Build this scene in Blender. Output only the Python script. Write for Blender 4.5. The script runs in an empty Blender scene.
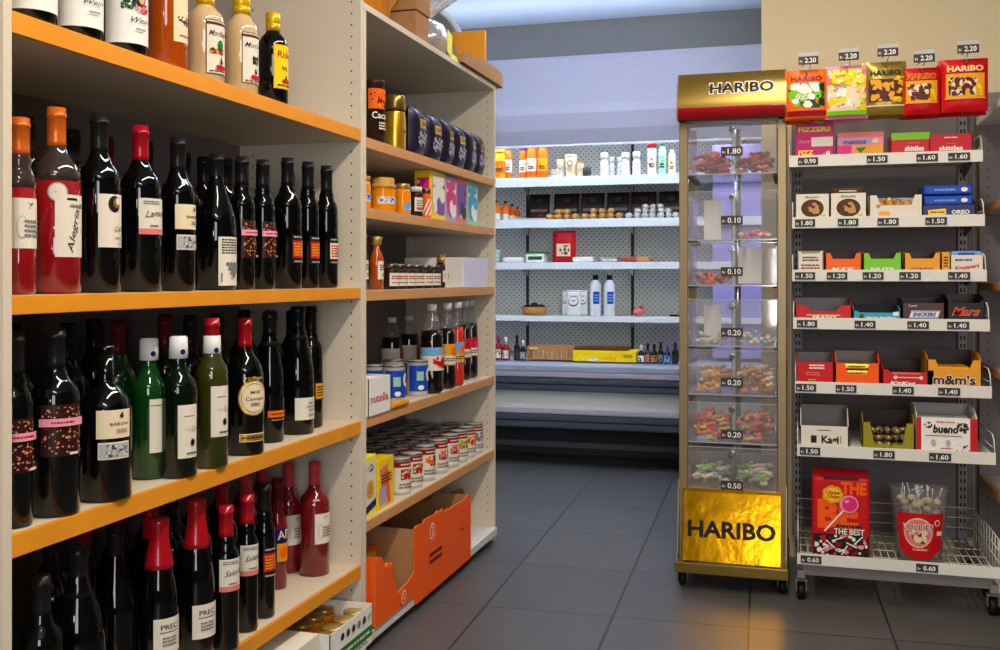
import bpy, bmesh, math, random
from mathutils import Vector
random.seed(7)
R_ = math.radians
SC = bpy.context.scene
COL = SC.collection

# ------------------------------------------------------------------ camera, world, lights, exposure
F = 1020.0; CX = 500.0; HY = 278.0; EYE = 1.05; YAW = 16.24
ct, st = math.cos(R_(YAW)), math.sin(R_(YAW))
cam_d = bpy.data.cameras.new('camera'); cam = bpy.data.objects.new('camera', cam_d); COL.objects.link(cam)
cam_d.sensor_width = 36; cam_d.lens = 36 * F / 1000; cam_d.shift_y = -(325 - HY) / 1000
cam_d.clip_start = 0.05
cam.location = (0, 0, EYE); cam.rotation_euler = (R_(90), 0, R_(YAW)); SC.camera = cam

w = bpy.data.worlds.new('world'); SC.world = w; w.use_nodes = True
w.node_tree.nodes['Background'].inputs[0].default_value = (0.9, 0.92, 1, 1)
w.node_tree.nodes['Background'].inputs[1].default_value = 0.35

def area(name, loc, sx, sy, watts, col, rot=(0, 0, 0), spread=180):
    l = bpy.data.lights.new(name, 'AREA'); l.shape = 'RECTANGLE'; l.size = sx; l.size_y = sy
    l.energy = watts; l.color = col; l.spread = R_(spread)
    o = bpy.data.objects.new(name, l); COL.objects.link(o); o.location = loc; o.rotation_euler = rot
    return o
WARM = (1.0, 0.86, 0.68)
area('ceiling_light', (-0.10, 1.3, 2.52), 0.16, 1.5, 40, WARM)
area('ceiling_light', (-0.05, 2.55, 2.52), 0.16, 1.1, 20, WARM)
area('ceiling_light', (0.3, -0.6, 2.5), 1.0, 0.3, 24, (1.0, 0.86, 0.70))
area('sign_glint_light', (-0.12, -2.05, 1.16), 0.20, 0.34, 6, (1.0, 0.97, 0.9), (R_(90), 0, 0))  # added lamp out of view, makes a hot spot on the gold sign
area('front_fill_light', (0.95, -2.05, 1.45), 1.1, 1.7, 52, (0.94, 0.95, 1.0), (R_(90), 0, 0))  # unseen fill added behind the camera to brighten rack and stand
area('ceiling_fill_light', (-1.1, 4.55, 2.37), 1.8, 0.3, 50, (0.80, 0.88, 1.0), (R_(168), 0, 0), 120)  # added up-facing fill that brightens the back ceiling
area('cabinet_top_fill', (-1.4, 5.85, 2.305), 2.3, 0.18, 7, (0.80, 0.88, 1.0), (R_(180), 0, 0))  # unseen uplight added above the cabinet for the ceiling and wall band
area('ceiling_light', (-1.3, 3.9, 2.50), 1.0, 0.25, 16, (0.72, 0.83, 1.0))
SC.view_settings.view_transform = 'Standard'; SC.view_settings.look = 'None'
SC.view_settings.gamma = 1; SC.view_settings.use_curve_mapping = False
SC.view_settings.exposure = 0.0

# ------------------------------------------------------------------ pixel rays (used to read real positions)
def ray(px, py):
    xr = (px - CX) / F
    return (xr * ct - st, xr * st + ct, (HY - py) / F)
def P(px, py=HY, X=None, Y=None, Z=None):
    dx, dy, dz = ray(px, py)
    t = X / dx if X is not None else (Y / dy if Y is not None else (Z - EYE) / dz)
    return (dx * t, dy * t, EYE + dz * t, t)

# ------------------------------------------------------------------ materials
MATS = {}
def lin(c):
    c = c / 255.0
    return c / 12.92 if c <= 0.04045 else ((c + 0.055) / 1.055) ** 2.4
def M(name, rgb=None, rough=0.5, metal=0.0, noise=0.06, scale=40, coat=0.0, bump=0.0, trans=0.0, ior=1.45, emit=0):
    if name in MATS: return MATS[name]
    m = bpy.data.materials.new(name); m.use_nodes = True; MATS[name] = m
    nt = m.node_tree; b = nt.nodes['Principled BSDF']
    c = tuple(lin(x) for x in rgb)
    b.inputs['Roughness'].default_value = rough; b.inputs['Metallic'].default_value = metal
    b.inputs['Coat Weight'].default_value = coat; b.inputs['Specular IOR Level'].default_value = .25 if rough >= .25 and metal < .1 else .5; b.inputs['IOR'].default_value = ior
    b.inputs['Transmission Weight'].default_value = trans
    tc = nt.nodes.new('ShaderNodeTexCoord'); nz = nt.nodes.new('ShaderNodeTexNoise')
    nz.inputs['Scale'].default_value = scale; nz.inputs['Detail'].default_value = 3
    nt.links.new(tc.outputs['Object'], nz.inputs['Vector'])
    mx = nt.nodes.new('ShaderNodeMix'); mx.data_type = 'RGBA'
    mx.inputs['A'].default_value = tuple(max(0, x * (1 - noise)) for x in c) + (1,)
    mx.inputs['B'].default_value = tuple(min(1, x * (1 + noise)) for x in c) + (1,)
    nt.links.new(nz.outputs['Fac'], mx.inputs['Factor']); nt.links.new(mx.outputs['Result'], b.inputs['Base Color'])
    if bump:
        bp = nt.nodes.new('ShaderNodeBump'); bp.inputs['Strength'].default_value = bump; bp.inputs['Distance'].default_value = 0.01
        nt.links.new(nz.outputs['Fac'], bp.inputs['Height']); nt.links.new(bp.outputs['Normal'], b.inputs['Normal'])
    if emit:
        b.inputs['Emission Color'].default_value = c + (1,); b.inputs['Emission Strength'].default_value = emit
    return m
def clear(name, tint=(1, 1, 1), gl=0.05, rough=0.05, haze=0.0):
    if name in MATS: return MATS[name]
    m = bpy.data.materials.new(name); m.use_nodes = True; MATS[name] = m; nt = m.node_tree; nt.nodes.clear()
    out = nt.nodes.new('ShaderNodeOutputMaterial'); tr = nt.nodes.new('ShaderNodeBsdfTransparent'); g = nt.nodes.new('ShaderNodeBsdfGlossy')
    df = nt.nodes.new('ShaderNodeBsdfDiffuse'); df.inputs['Color'].default_value = (0.85, 0.85, 0.88, 1)
    tr.inputs['Color'].default_value = tint + (1,); g.inputs['Roughness'].default_value = rough
    lw = nt.nodes.new('ShaderNodeLayerWeight'); lw.inputs['Blend'].default_value = .5
    fr = nt.nodes.new('ShaderNodeMath'); fr.operation = 'POWER'; fr.inputs[1].default_value = 4; nt.links.new(lw.outputs['Facing'], fr.inputs[0])
    ad = nt.nodes.new('ShaderNodeMath'); ad.operation = 'ADD'; ad.inputs[1].default_value = gl
    mx = nt.nodes.new('ShaderNodeMixShader'); mh = nt.nodes.new('ShaderNodeMixShader'); mh.inputs[0].default_value = haze
    nt.links.new(fr.outputs[0], ad.inputs[0]); nt.links.new(ad.outputs[0], mx.inputs[0])
    nt.links.new(tr.outputs[0], mh.inputs[1]); nt.links.new(df.outputs[0], mh.inputs[2])
    nt.links.new(mh.outputs[0], mx.inputs[1]); nt.links.new(g.outputs[0], mx.inputs[2]); nt.links.new(mx.outputs[0], out.inputs[0])
    return m

for n, rgb, kw in [
    ('white', (238, 236, 230), {}), ('off_white', (226, 218, 202), {}), ('cream', (232, 214, 178), {}), ('black', (14, 13, 14), dict(rough=.35)),
    ('ink', (30, 26, 26), {}), ('grey', (120, 118, 118), {}), ('light_grey', (180, 178, 176), {}), ('dark_grey', (58, 57, 60), {}),
    ('red', (200, 18, 26), dict(rough=.35)), ('deep_red', (150, 14, 28), dict(rough=.35)), ('maroon', (92, 12, 26), dict(rough=.35)),
    ('salmon', (226, 120, 116), {}), ('pink', (226, 40, 120), dict(rough=.35)), ('light_pink', (238, 150, 170), {}), ('magenta', (196, 18, 110), dict(rough=.35)),
    ('orange', (240, 104, 14), dict(rough=.4)), ('carton_orange', (250, 92, 8), dict(rough=.5)), ('amber', (232, 158, 24), dict(rough=.35)), ('yellow', (244, 208, 20), dict(rough=.35)),
    ('lemon', (246, 236, 60), dict(rough=.4)), ('lime', (120, 200, 20), dict(rough=.35)), ('green', (26, 122, 44), dict(rough=.4)), ('dark_green', (12, 60, 26), dict(rough=.3)),
    ('teal', (50, 160, 190), dict(rough=.35)), ('blue', (24, 70, 176), dict(rough=.35)), ('navy', (24, 28, 96), dict(rough=.3)), ('sky', (110, 170, 220), {}),
    ('purple', (120, 70, 160), dict(rough=.35)), ('lavender', (176, 160, 206), {}), ('mint', (150, 200, 180), {}),
    ('brown', (84, 46, 24), {}), ('dark_brown', (48, 26, 18), dict(rough=.35)), ('snickers_brown', (66, 28, 24), dict(rough=.3)), ('kraft', (176, 128, 84), dict(noise=.12, rough=.8)),
    ('olive', (150, 140, 24), dict(rough=.35)), ('olive_gold', (160, 134, 52), dict(rough=.3, metal=.4)), ('gold_foil', (226, 176, 60), dict(rough=.28, metal=.8)),
    ('biscuit', (196, 142, 78), dict(noise=.2)), ('chocolate', (70, 36, 20), dict(noise=.2)), ('skin_tone', (224, 170, 130), {}),
    ('honey', (236, 140, 10), dict(rough=.12)), ('amber_glass', (176, 74, 8), dict(rough=.06, coat=.5)), ('cream_liqueur', (206, 176, 132), dict(rough=.1, coat=.6)),
    ('lid_gold', (196, 164, 84), dict(rough=.3, metal=.6)), ('lid_steel', (116, 112, 108), dict(rough=.3, metal=.85)), ('lid_cloth', (196, 150, 70), dict(noise=.3, scale=150)),
    ('glass_black', (5, 6, 7), dict(rough=.04, coat=.1, noise=0)), ('glass_dark_green', (6, 20, 9), dict(rough=.04, coat=.15, noise=0)), ('glass_green', (10, 62, 18), dict(rough=.04, coat=.6, noise=.1)),
    ('glass_olive', (54, 56, 12), dict(rough=.04, coat=.6, noise=.1)), ('rose_wine', (120, 20, 30), dict(rough=.05, coat=.6, noise=.1)), ('rose_bright', (140, 14, 20), dict(rough=.05, coat=.6)),
    ('smoke_glass', (58, 46, 44), dict(rough=.05, coat=.6)), ('cola', (22, 9, 8), dict(rough=.08, coat=.5)), ('soda_red', (206, 44, 26), dict(rough=.08, coat=.4)), ('soda_amber', (214, 104, 20), dict(rough=.08, coat=.4)),
    ('cap_orange', (226, 110, 30), dict(rough=.3, metal=.3)), ('cap_red', (164, 14, 28), dict(rough=.25, coat=.4)), ('cap_rose', (196, 60, 74), dict(rough=.25)), ('cap_black', (26, 25, 26), dict(rough=.3)),
    ('cap_brown', (46, 26, 24), dict(rough=.3)), ('cap_maroon', (86, 14, 26), dict(rough=.3)), ('cap_yellow', (226, 180, 20), dict(rough=.3, metal=.3)), ('cap_white', (226, 226, 226), dict(rough=.3)),
    ('melamine', (214, 203, 184), dict(rough=.5, noise=.02)), ('melamine_grey_and_shade', (128, 122, 122), dict(rough=.5, noise=.03)), ('shelf_top', (214, 200, 178), dict(rough=.45, noise=.03)),
    ('hole', (30, 26, 24), {}), ('wood_edge', (226, 146, 34), dict(rough=.5, noise=.14, scale=14)), ('wood_edge_pale', (206, 148, 92), dict(rough=.5, noise=.12, scale=14)),
    ('metal_white', (222, 220, 212), dict(rough=.4)), ('metal_grey', (122, 118, 116), dict(rough=.45, metal=.2)), ('rack_panel', (124, 118, 118), dict(rough=.6)), ('chrome', (190, 190, 190), dict(rough=.15, metal=1)),
    ('rubber', (18, 18, 20), dict(rough=.5)), ('bronze', (150, 132, 98), dict(rough=.35, metal=.5)), ('gold_plate', (222, 160, 16), dict(rough=.20, metal=.95, bump=.12, scale=18)), ('gold_header', (142, 118, 54), dict(rough=.28, metal=.75)),
    ('steel_blue', (150, 158, 176), dict(rough=.4)), ('bumper', (66, 72, 86), dict(rough=.35)), ('kick', (30, 32, 36), dict(rough=.5)), ('canopy', (160, 155, 168), dict(rough=.5)), ('cooler_white', (226, 232, 238), dict(rough=.4)),
    ('straw', (214, 140, 40), dict(noise=.35, scale=120)), ('tin', (92, 92, 86), dict(rough=.5, metal=.2)), ('milk_bottle', (222, 226, 232), dict(rough=.3)), ('meat', (176, 70, 60), dict(noise=.3)),
]: M(n, rgb, **kw)
clear('acrylic', (0.99, 0.99, 1.0), 0.04, 0.05, 0.07)
clear('acrylic_edge', (0.9, 0.9, 0.95), 0.2, 0.1, 0.35)
clear('cellophane', (0.95, 0.95, 0.97), 0.25, 0.15, 0.30)
clear('clear_plastic', (0.93, 0.94, 0.95), 0.06, 0.05, 0.05)
M('purple_glow_paint', (158, 150, 214)); M('coffee_foil', (38, 34, 58), rough=.28, metal=.3); clear('frosted_plastic', (.97, .97, .97), .05, .1, .07)
M('lamp_tube', (235, 242, 255), emit=5)
E_ = 0.0004

# ------------------------------------------------------------------ text and flat printing
TC = {}
def glyphs(s, shear=0.0, fat=0.012):
    k = (s, shear, fat)
    if k in TC: return TC[k]
    c = bpy.data.curves.new('lettering', 'FONT'); c.body = s; c.size = 1; c.resolution_u = 2; c.offset = fat; c.shear = shear
    o = bpy.data.objects.new('lettering', c); m = bpy.data.meshes.new_from_object(o)
    vs = [(v.co.x, v.co.y) for v in m.vertices]; fs = [tuple(p.vertices) for p in m.polygons]
    bpy.data.objects.remove(o); bpy.data.curves.remove(c); bpy.data.meshes.remove(m)
    if not vs: vs = [(0, 0)]
    x0 = min(v[0] for v in vs); x1 = max(v[0] for v in vs)
    TC[k] = (vs, fs, x0, x1); return TC[k]

class Deco:
    def __init__(s, fine=0.006): s.it = []; s.l = 0; s.fine = fine
    def _a(s, v, f, m): s.l += 1; s.it.append((v, f, m, s.l)); return s
    def rect(s, x, y, w, h, m, rot=0):
        nu = max(1, min(40, int(w / s.fine))); nv = max(1, min(30, int(h / (s.fine * 2))))
        c, sn = math.cos(R_(rot)), math.sin(R_(rot)); v = []
        for j in range(nv + 1):
            for i in range(nu + 1):
                a, b = w * (i / nu - .5), h * (j / nv - .5); v.append((x + a * c - b * sn, y + a * sn + b * c))
        f = [(j * (nu + 1) + i, j * (nu + 1) + i + 1, (j + 1) * (nu + 1) + i + 1, (j + 1) * (nu + 1) + i) for j in range(nv) for i in range(nu)]
        return s._a(v, f, m)
    def ell(s, x, y, rx, ry, m, n=14):
        v = []
        for i in range(n + 1):
            a = math.pi * i / n; v += [(x - rx * math.cos(a), y - ry * math.sin(a)), (x - rx * math.cos(a), y + ry * math.sin(a))]
        return s._a(v, [(2 * i, 2 * i + 2, 2 * i + 3, 2 * i + 1) for i in range(n)], m)
    def poly(s, pts, m): return s._a(list(pts), [tuple(range(len(pts)))], m)
    def text(s, t, x, y, h, m, w=None, rot=0, shear=0.0, fat=0.012):
        vs, fs, x0, x1 = glyphs(t, shear, fat); k = h / 0.7; kx = k if w is None else w / max(1e-6, x1 - x0)
        c, sn = math.cos(R_(rot)), math.sin(R_(rot)); xm = (x0 + x1) / 2; v = []
        for a, b in vs:
            a = (a - xm) * kx; b = (b - .35) * k; v.append((x + a * c - b * sn, y + a * sn + b * c))
        return s._a(v, fs, m)
    def scrawl(s, x, y, w, h, m, n=3, seed=1):      # rows of small unreadable print
        rd = random.Random(seed)
        v = []; f = []
        for j in range(n):
            xx = x - w / 2; yy = y + h / 2 - h * (j + .5) / n
            while xx < x + w / 2 - w * .04:
                ww = rd.uniform(.06, .2) * w; ww = min(ww, x + w / 2 - xx); q = len(v); t = h / n * .28
                v += [(xx, yy - t), (xx + ww, yy - t), (xx + ww, yy + t), (xx, yy + t)]; f.append((q, q + 1, q + 2, q + 3)); xx += ww + .03 * w
        return s._a(v, f, m)
    def blobs(s, x, y, w, h, ms, n=20, r=(.1, .25), seed=1):   # scattered specks of an illustration
        rd = random.Random(seed)
        for m in ms:
            for _ in range(n):
                v = []; f = []
                cx, cy = x + rd.uniform(-.5, .5) * w, y + rd.uniform(-.5, .5) * h; rr = rd.uniform(*r) * min(w, h) * .5
                a0 = rd.uniform(0, 6.28); q = len(v)
                for k in range(6):
                    a = a0 + k * math.pi / 3; r2 = rr * rd.uniform(.5, 1)
                    v.append((min(x + w / 2, max(x - w / 2, cx + r2 * math.cos(a))), min(y + h / 2, max(y - h / 2, cy + r2 * math.sin(a)))))
                s.l += .05; s.it.append((v, [tuple(range(6))], m, s.l))
            s.l += .5
        return s

def plane(o, ax=(1, 0, 0), ay=(0, 0, 1)):
    o, ax, ay = Vector(o), Vector(ax).normalized(), Vector(ay).normalized(); n = ax.cross(ay)
    return lambda u, v, l: o + ax * u + ay * v + n * (l * E_)
def cyl(R, z0, a0=0):
    return lambda u, v, l: ((R + E_ * l) * math.sin(u / R + a0), -(R + E_ * l) * math.cos(u / R + a0), z0 + v)

class MB:
    def __init__(s): s.v = []; s.f = []; s.m = []; s.sm = []; s.ml = []
    def mi(s, m):
        if m not in s.ml: s.ml.append(m)
        return s.ml.index(m)
    def add(s, v, f, m, smooth=False):
        q = len(s.v); s.v += [tuple(a) for a in v]; i = s.mi(m)
        for a in f: s.f.append(tuple(q + b for b in a)); s.m.append(i); s.sm.append(smooth)
        return s
    def box(s, x0, x1, y0, y1, z0, z1, m, b=0):
        if b <= 0:
            v = [(x, y, z) for z in (z0, z1) for y in (y0, y1) for x in (x0, x1)]
            return s.add(v, [(0, 2, 3, 1), (4, 5, 7, 6), (0, 1, 5, 4), (2, 6, 7, 3), (0, 4, 6, 2), (1, 3, 7, 5)], m)
        bm = bmesh.new(); bmesh.ops.create_cube(bm, size=1)
        for v in bm.verts: v.co = Vector(((x0 + x1) / 2 + v.co.x * (x1 - x0), (y0 + y1) / 2 + v.co.y * (y1 - y0), (z0 + z1) / 2 + v.co.z * (z1 - z0)))
        bmesh.ops.bevel(bm, geom=bm.edges[:], offset=b, segments=2, profile=.6, affect='EDGES', clamp_overlap=True)
        bm.verts.index_update(); s.add([v.co.copy() for v in bm.verts], [tuple(v.index for v in f.verts) for f in bm.faces], m); bm.free(); return s
    def lathe(s, prof, m, seg=24, c=(0, 0, 0), sx=1, sy=1, smooth=True, rib=None):
        v = []; n = len(prof)
        for k, (r, z) in enumerate(prof):
            for i in range(seg):
                a = 2 * math.pi * i / seg; rr = r * (rib(a, z) if rib else 1); v.append((c[0] + rr * math.cos(a) * sx, c[1] + rr * math.sin(a) * sy, c[2] + z))
        f = [(k * seg + i, k * seg + (i + 1) % seg, (k + 1) * seg + (i + 1) % seg, (k + 1) * seg + i) for k in range(n - 1) for i in range(seg)]
        if prof[0][0] > 1e-4: f.append(tuple(range(seg))[::-1])
        if prof[-1][0] > 1e-4: f.append(tuple((n - 1) * seg + i for i in range(seg)))
        return s.add(v, f, m, smooth)
    def tube(s, pts, r, m, n=8, closed=False):
        pts = [Vector(p) for p in pts]; v = []; k = len(pts)
        for i, p in enumerate(pts):
            d = (pts[min(i + 1, k - 1)] - pts[max(i - 1, 0)]).normalized(); up = Vector((0, 0, 1)) if abs(d.z) < .95 else Vector((1, 0, 0))
            a = d.cross(up).normalized(); b = a.cross(d)
            for j in range(n): t = 2 * math.pi * j / n; v.append(p + (a * math.cos(t) + b * math.sin(t)) * r)
        f = [(i * n + j, i * n + (j + 1) % n, (i + 1) * n + (j + 1) % n, (i + 1) * n + j) for i in range(k - 1) for j in range(n)]
        f += [tuple(range(n))[::-1], tuple((k - 1) * n + j for j in range(n))]
        return s.add(v, f, m, True)
    def prism(s, pts, t0, t1, ax, m):       # outline extruded from t0 to t1 along axis ax
        g = {'y': lambda a, b, t: (a, t, b), 'x': lambda a, b, t: (t, a, b), 'z': lambda a, b, t: (a, b, t)}[ax]
        n = len(pts); v = [g(a, b, t0) for a, b in pts] + [g(a, b, t1) for a, b in pts]
        f = [tuple(range(n)), tuple(range(n, 2 * n))[::-1]] + [(i, (i + 1) % n, n + (i + 1) % n, n + i) for i in range(n)]
        return s.add(v, f, m)
    def blob(s, c, r, m, seed=0, sz=(1, 1, 1), n=8):
        rd = random.Random(seed); v = [(c[0], c[1], c[2] - r * sz[2])]; rows = n // 2
        for j in range(1, rows):
            ph = math.pi * j / rows
            for i in range(n):
                a = 2 * math.pi * i / n; k = r * rd.uniform(.88, 1.1)
                v.append((c[0] + k * sz[0] * math.sin(ph) * math.cos(a), c[1] + k * sz[1] * math.sin(ph) * math.sin(a), c[2] - k * sz[2] * math.cos(ph)))
        v.append((c[0], c[1], c[2] + r * sz[2])); f = [(0, 1 + (i + 1) % n, 1 + i) for i in range(n)]
        for j in range(rows - 2): f += [(1 + j * n + i, 1 + j * n + (i + 1) % n, 1 + (j + 1) * n + (i + 1) % n, 1 + (j + 1) * n + i) for i in range(n)]
        q = 1 + (rows - 2) * n; f += [(q + i, q + (i + 1) % n, len(v) - 1) for i in range(n)]
        return s.add(v, f, m, True)
    def deco(s, d, g):
        for v, f, m, l in d.it: s.add([g(a, b, l) for a, b in v], f, m)
        return s
    def build(s, name, parent=None, loc=None, rot=0):
        me = bpy.data.meshes.new(name); me.from_pydata(s.v, [], s.f)
        for m in s.ml: me.materials.append(MATS[m])
        me.polygons.foreach_set('material_index', s.m); me.polygons.foreach_set('use_smooth', s.sm); me.update()
        o = bpy.data.objects.new(name, me); COL.objects.link(o)
        if parent: o.parent = parent
        if loc: o.location = loc
        if rot: o.rotation_euler = (0, 0, R_(rot))
        return o

def tag(o, label, cat, group=None, kind=None):
    o['label'] = label; o['category'] = cat
    if group: o['group'] = group
    if kind: o['kind'] = kind
    return o
def thing(name, label, cat, loc, rot=0, group=None):
    o = bpy.data.objects.new(name, None); COL.objects.link(o); o.location = loc; o.rotation_euler = (0, 0, R_(rot)); o.empty_display_size = .03
    return tag(o, label, cat, group)
def struct(name, mb):
    o = mb.build(name); o['kind'] = 'structure'; return o
def copy_tree(o, parent=None):
    c = o.copy(); COL.objects.link(c); c.parent = parent
    for ch in [x for x in o.children]: copy_tree(ch, c)
    return c
def dup(o, loc, rot=None, label=None, group=None, scale=None):
    c = copy_tree(o); c.location = loc
    if rot is not None: c.rotation_euler = (0, 0, R_(rot))
    if label: c['label'] = label
    if group: c['group'] = group
    if scale: c.scale = scale
    return c

# ------------------------------------------------------------------ the room
def tile_floor():
    m = bpy.data.materials.new('floor_tiles'); m.use_nodes = True; MATS['floor_tiles'] = m; nt = m.node_tree; b = nt.nodes['Principled BSDF']
    tc = nt.nodes.new('ShaderNodeTexCoord'); mp = nt.nodes.new('ShaderNodeMapping')
    TH = R_(1.9); p = P(620, 600, Z=0); q = P(600, 569.5, Z=0)
    mp.inputs['Rotation'].default_value = (0, 0, -TH)
    rx = lambda a: (a[0] * math.cos(TH) + a[1] * math.sin(TH), -a[0] * math.sin(TH) + a[1] * math.cos(TH))
    mp.inputs['Location'].default_value = (-rx(p)[0] + 4.1 , -rx(q)[1] + 5.0, 0)
    br = nt.nodes.new('ShaderNodeTexBrick'); br.offset = 0; br.squash = 1
    br.inputs['Scale'].default_value = 1; br.inputs['Brick Width'].default_value = .41; br.inputs['Row Height'].default_value = .50
    br.inputs['Mortar Size'].default_value = .0035; br.inputs['Mortar Smooth'].default_value = .1
    br.inputs['Color1'].default_value = (lin(90), lin(88), lin(88), 1); br.inputs['Color2'].default_value = (lin(82), lin(81), lin(82), 1); br.inputs['Mortar'].default_value = (lin(34), lin(34), lin(38), 1)
    nz = nt.nodes.new('ShaderNodeTexNoise'); nz.inputs['Scale'].default_value = 9; nz.inputs['Detail'].default_value = 6
    mx = nt.nodes.new('ShaderNodeMix'); mx.data_type = 'RGBA'; mx.blend_type = 'MULTIPLY'; mx.inputs['Factor'].default_value = .35
    nt.links.new(tc.outputs['Object'], mp.inputs['Vector']); nt.links.new(mp.outputs[0], br.inputs['Vector']); nt.links.new(tc.outputs['Object'], nz.inputs['Vector'])
    nt.links.new(br.outputs['Color'], mx.inputs['A']); nt.links.new(nz.outputs['Fac'], mx.inputs['B']); nt.links.new(mx.outputs['Result'], b.inputs['Base Color'])
    bp = nt.nodes.new('ShaderNodeBump'); bp.invert = True; bp.inputs['Strength'].default_value = .5; bp.inputs['Distance'].default_value = .004
    nt.links.new(br.outputs['Fac'], bp.inputs['Height']); nt.links.new(bp.outputs['Normal'], b.inputs['Normal'])
    b.inputs['Roughness'].default_value = .42
def perforated():
    m = bpy.data.materials.new('perforated_panel'); m.use_nodes = True; MATS['perforated_panel'] = m; nt = m.node_tree; b = nt.nodes['Principled BSDF']
    tc = nt.nodes.new('ShaderNodeTexCoord'); mp = nt.nodes.new('ShaderNodeMapping'); mp.inputs['Rotation'].default_value = (0, R_(45), 0)
    sp = nt.nodes.new('ShaderNodeSeparateXYZ'); nt.links.new(tc.outputs['Object'], mp.inputs['Vector']); nt.links.new(mp.outputs[0], sp.inputs[0])
    ln = []
    for ax in ('X', 'Z'):
        pp = nt.nodes.new('ShaderNodeMath'); pp.operation = 'PINGPONG'; pp.inputs[1].default_value = .0115; nt.links.new(sp.outputs[ax], pp.inputs[0])
        q = nt.nodes.new('ShaderNodeMath'); q.operation = 'POWER'; q.inputs[1].default_value = 2; nt.links.new(pp.outputs[0], q.inputs[0]); ln.append(q)
    s = nt.nodes.new('ShaderNodeMath'); s.operation = 'ADD'; nt.links.new(ln[0].outputs[0], s.inputs[0]); nt.links.new(ln[1].outputs[0], s.inputs[1])
    lt = nt.nodes.new('ShaderNodeMath'); lt.operation = 'LESS_THAN'; lt.inputs[1].default_value = .0045 ** 2; nt.links.new(s.outputs[0], lt.inputs[0])
    mx = nt.nodes.new('ShaderNodeMix'); mx.data_type = 'RGBA'; mx.inputs['A'].default_value = (lin(226), lin(230), lin(226), 1); mx.inputs['B'].default_value = (lin(120), lin(128), lin(134), 1)
    nt.links.new(lt.outputs[0], mx.inputs['Factor']); nt.links.new(mx.outputs['Result'], b.inputs['Base Color']); b.inputs['Roughness'].default_value = .5
tile_floor(); perforated()
M('wall_paint', (224, 208, 172), rough=.8, noise=.03, scale=6, bump=.05); M('ceiling_paint', (200, 214, 236), rough=.9, noise=.02)
M('back_wall_paint', (132, 130, 128), rough=.8, noise=.05, scale=5)
XL, XR, YB, ZC = -1.56, 2.2, 6.35, 2.68
struct('floor', MB().box(-3.2, 2.4, -2.2, 6.6, -.1, 0, 'floor_tiles'))
struct('ceiling', MB().box(-3.2, 2.4, -2.2, 6.6, ZC, ZC + .1, 'ceiling_paint'))
struct('wall_back', MB().box(-3.2, -.13, YB, YB + .1, 0, ZC, 'back_wall_paint'))
struct('wall_right', MB().box(-.13, 2.2, 4.0, 4.1, 0, ZC, 'wall_paint').box(-.13, -.03, 4.1, YB, 0, ZC, 'wall_paint'))
M('far_wall_paint', (66, 61, 56), rough=.8)
struct('wall_side', MB().box(2.2, 2.3, -2.2, 4.1, 0, ZC, 'far_wall_paint'))
struct('wall_left', MB().box(-3.2, -3.1, 4.1, YB, 0, ZC, 'back_wall_paint').box(XL - .1, XL - .02, -2.2, 4.1, 0, ZC, 'wall_paint').box(-3.2, XL - .1, 4.0, 4.1, 0, ZC, 'wall_paint'))
struct('wall_front', MB().box(-1.7, 2.3, -2.2, -2.1, 0, ZC, 'far_wall_paint'))

# ------------------------------------------------------------------ wooden shelving units on the left and right
XF = -1.159
def holes(mb, plate, ys, z0, z1, n, a, mat='hole'):
    # rows of drilled peg holes on an upright face: plate(u, v, l)
    for y in ys:
        z = z0
        while z < z1:
            mb.add([plate(y + .0028 * math.cos(k * math.pi / 3), z + .0028 * math.sin(k * math.pi / 3), 1) for k in range(6)], [tuple(range(6))], mat); z += .032
def shelving(name, label, length, depth, top, shelves, edge, loc, rot, sides=(1, 1), deck=.06, topboard=True, pm='melamine'):
    t = thing(name, label, 'shelving unit', loc, rot)      # local: front at y=0, back at y=depth, x from 0 to length
    T = .018
    for s, x in ((0, 0), (1, length - T)):
        if not sides[s]: continue
        m = MB().box(x, x + T, 0, depth, 0, top, pm, .001)
        for xx, g in ((x + T, plane((x + T, 0, 0), (0, 1, 0))), (x, plane((x, depth, 0), (0, -1, 0)))):
            if xx == x: holes(m, g, (depth - .028, .05), .12, top - .03, 0, 0)
            else: holes(m, g, (.028, depth - .05), .12, top - .03, 0, 0)
        holes(m, plane((x, 0, 0)), (), 0, 0, 0, 0)
        m.build('side_panel', t)
    MB().box(T, length - T, depth - .008, depth, deck, top, 'melamine_grey_and_shade').build('back_panel', t)
    for z, th in shelves:
        z -= .001
        s = MB().box(T, length - T, .008, depth - .008, z - th, z, 'shelf_top').build('shelf', t)
        MB().box(T, length - T, -.0005, .008, z - th, z, edge, .0015).build('shelf_edge', s)
    MB().box(T, length - T, .0, depth - .008, deck - .03, deck - .001, 'metal_white', .002).box(T, length - T, .03, .045, 0, deck - .03, 'metal_grey').build('plinth', t)
    MB().box(T, length - T, -.012, .0, deck - .032, deck - .002, 'metal_white', .003).build('plinth_rail', t)
    if topboard: MB().box(0, length, -.001, depth, top, top + .018, 'melamine', .001).build('top_board', t)
    return t
Y1, Y2, Y3 = 1.278, 2.62, 3.915
shelving('wine_shelving', 'tall cream wine shelving with thick orange shelf edges, filled with bottles', Y2 - Y1, .385, 2.05, [(1.463, .034), (1.024, .03), (.655, .036), (.256, .034)], 'wood_edge', (XF, Y1, 0), 90)
shelving('grocery_shelving', 'lower cream shelving with pale wooden edges beside the wine, holding coffee, jars and cans', Y3 - Y2, .385, 1.80, [(1.446, .03), (1.249, .03), (1.016, .03), (.660, .03), (.368, .03)], 'wood_edge_pale', (XF, Y2 + .0015, 0), 90)
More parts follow.
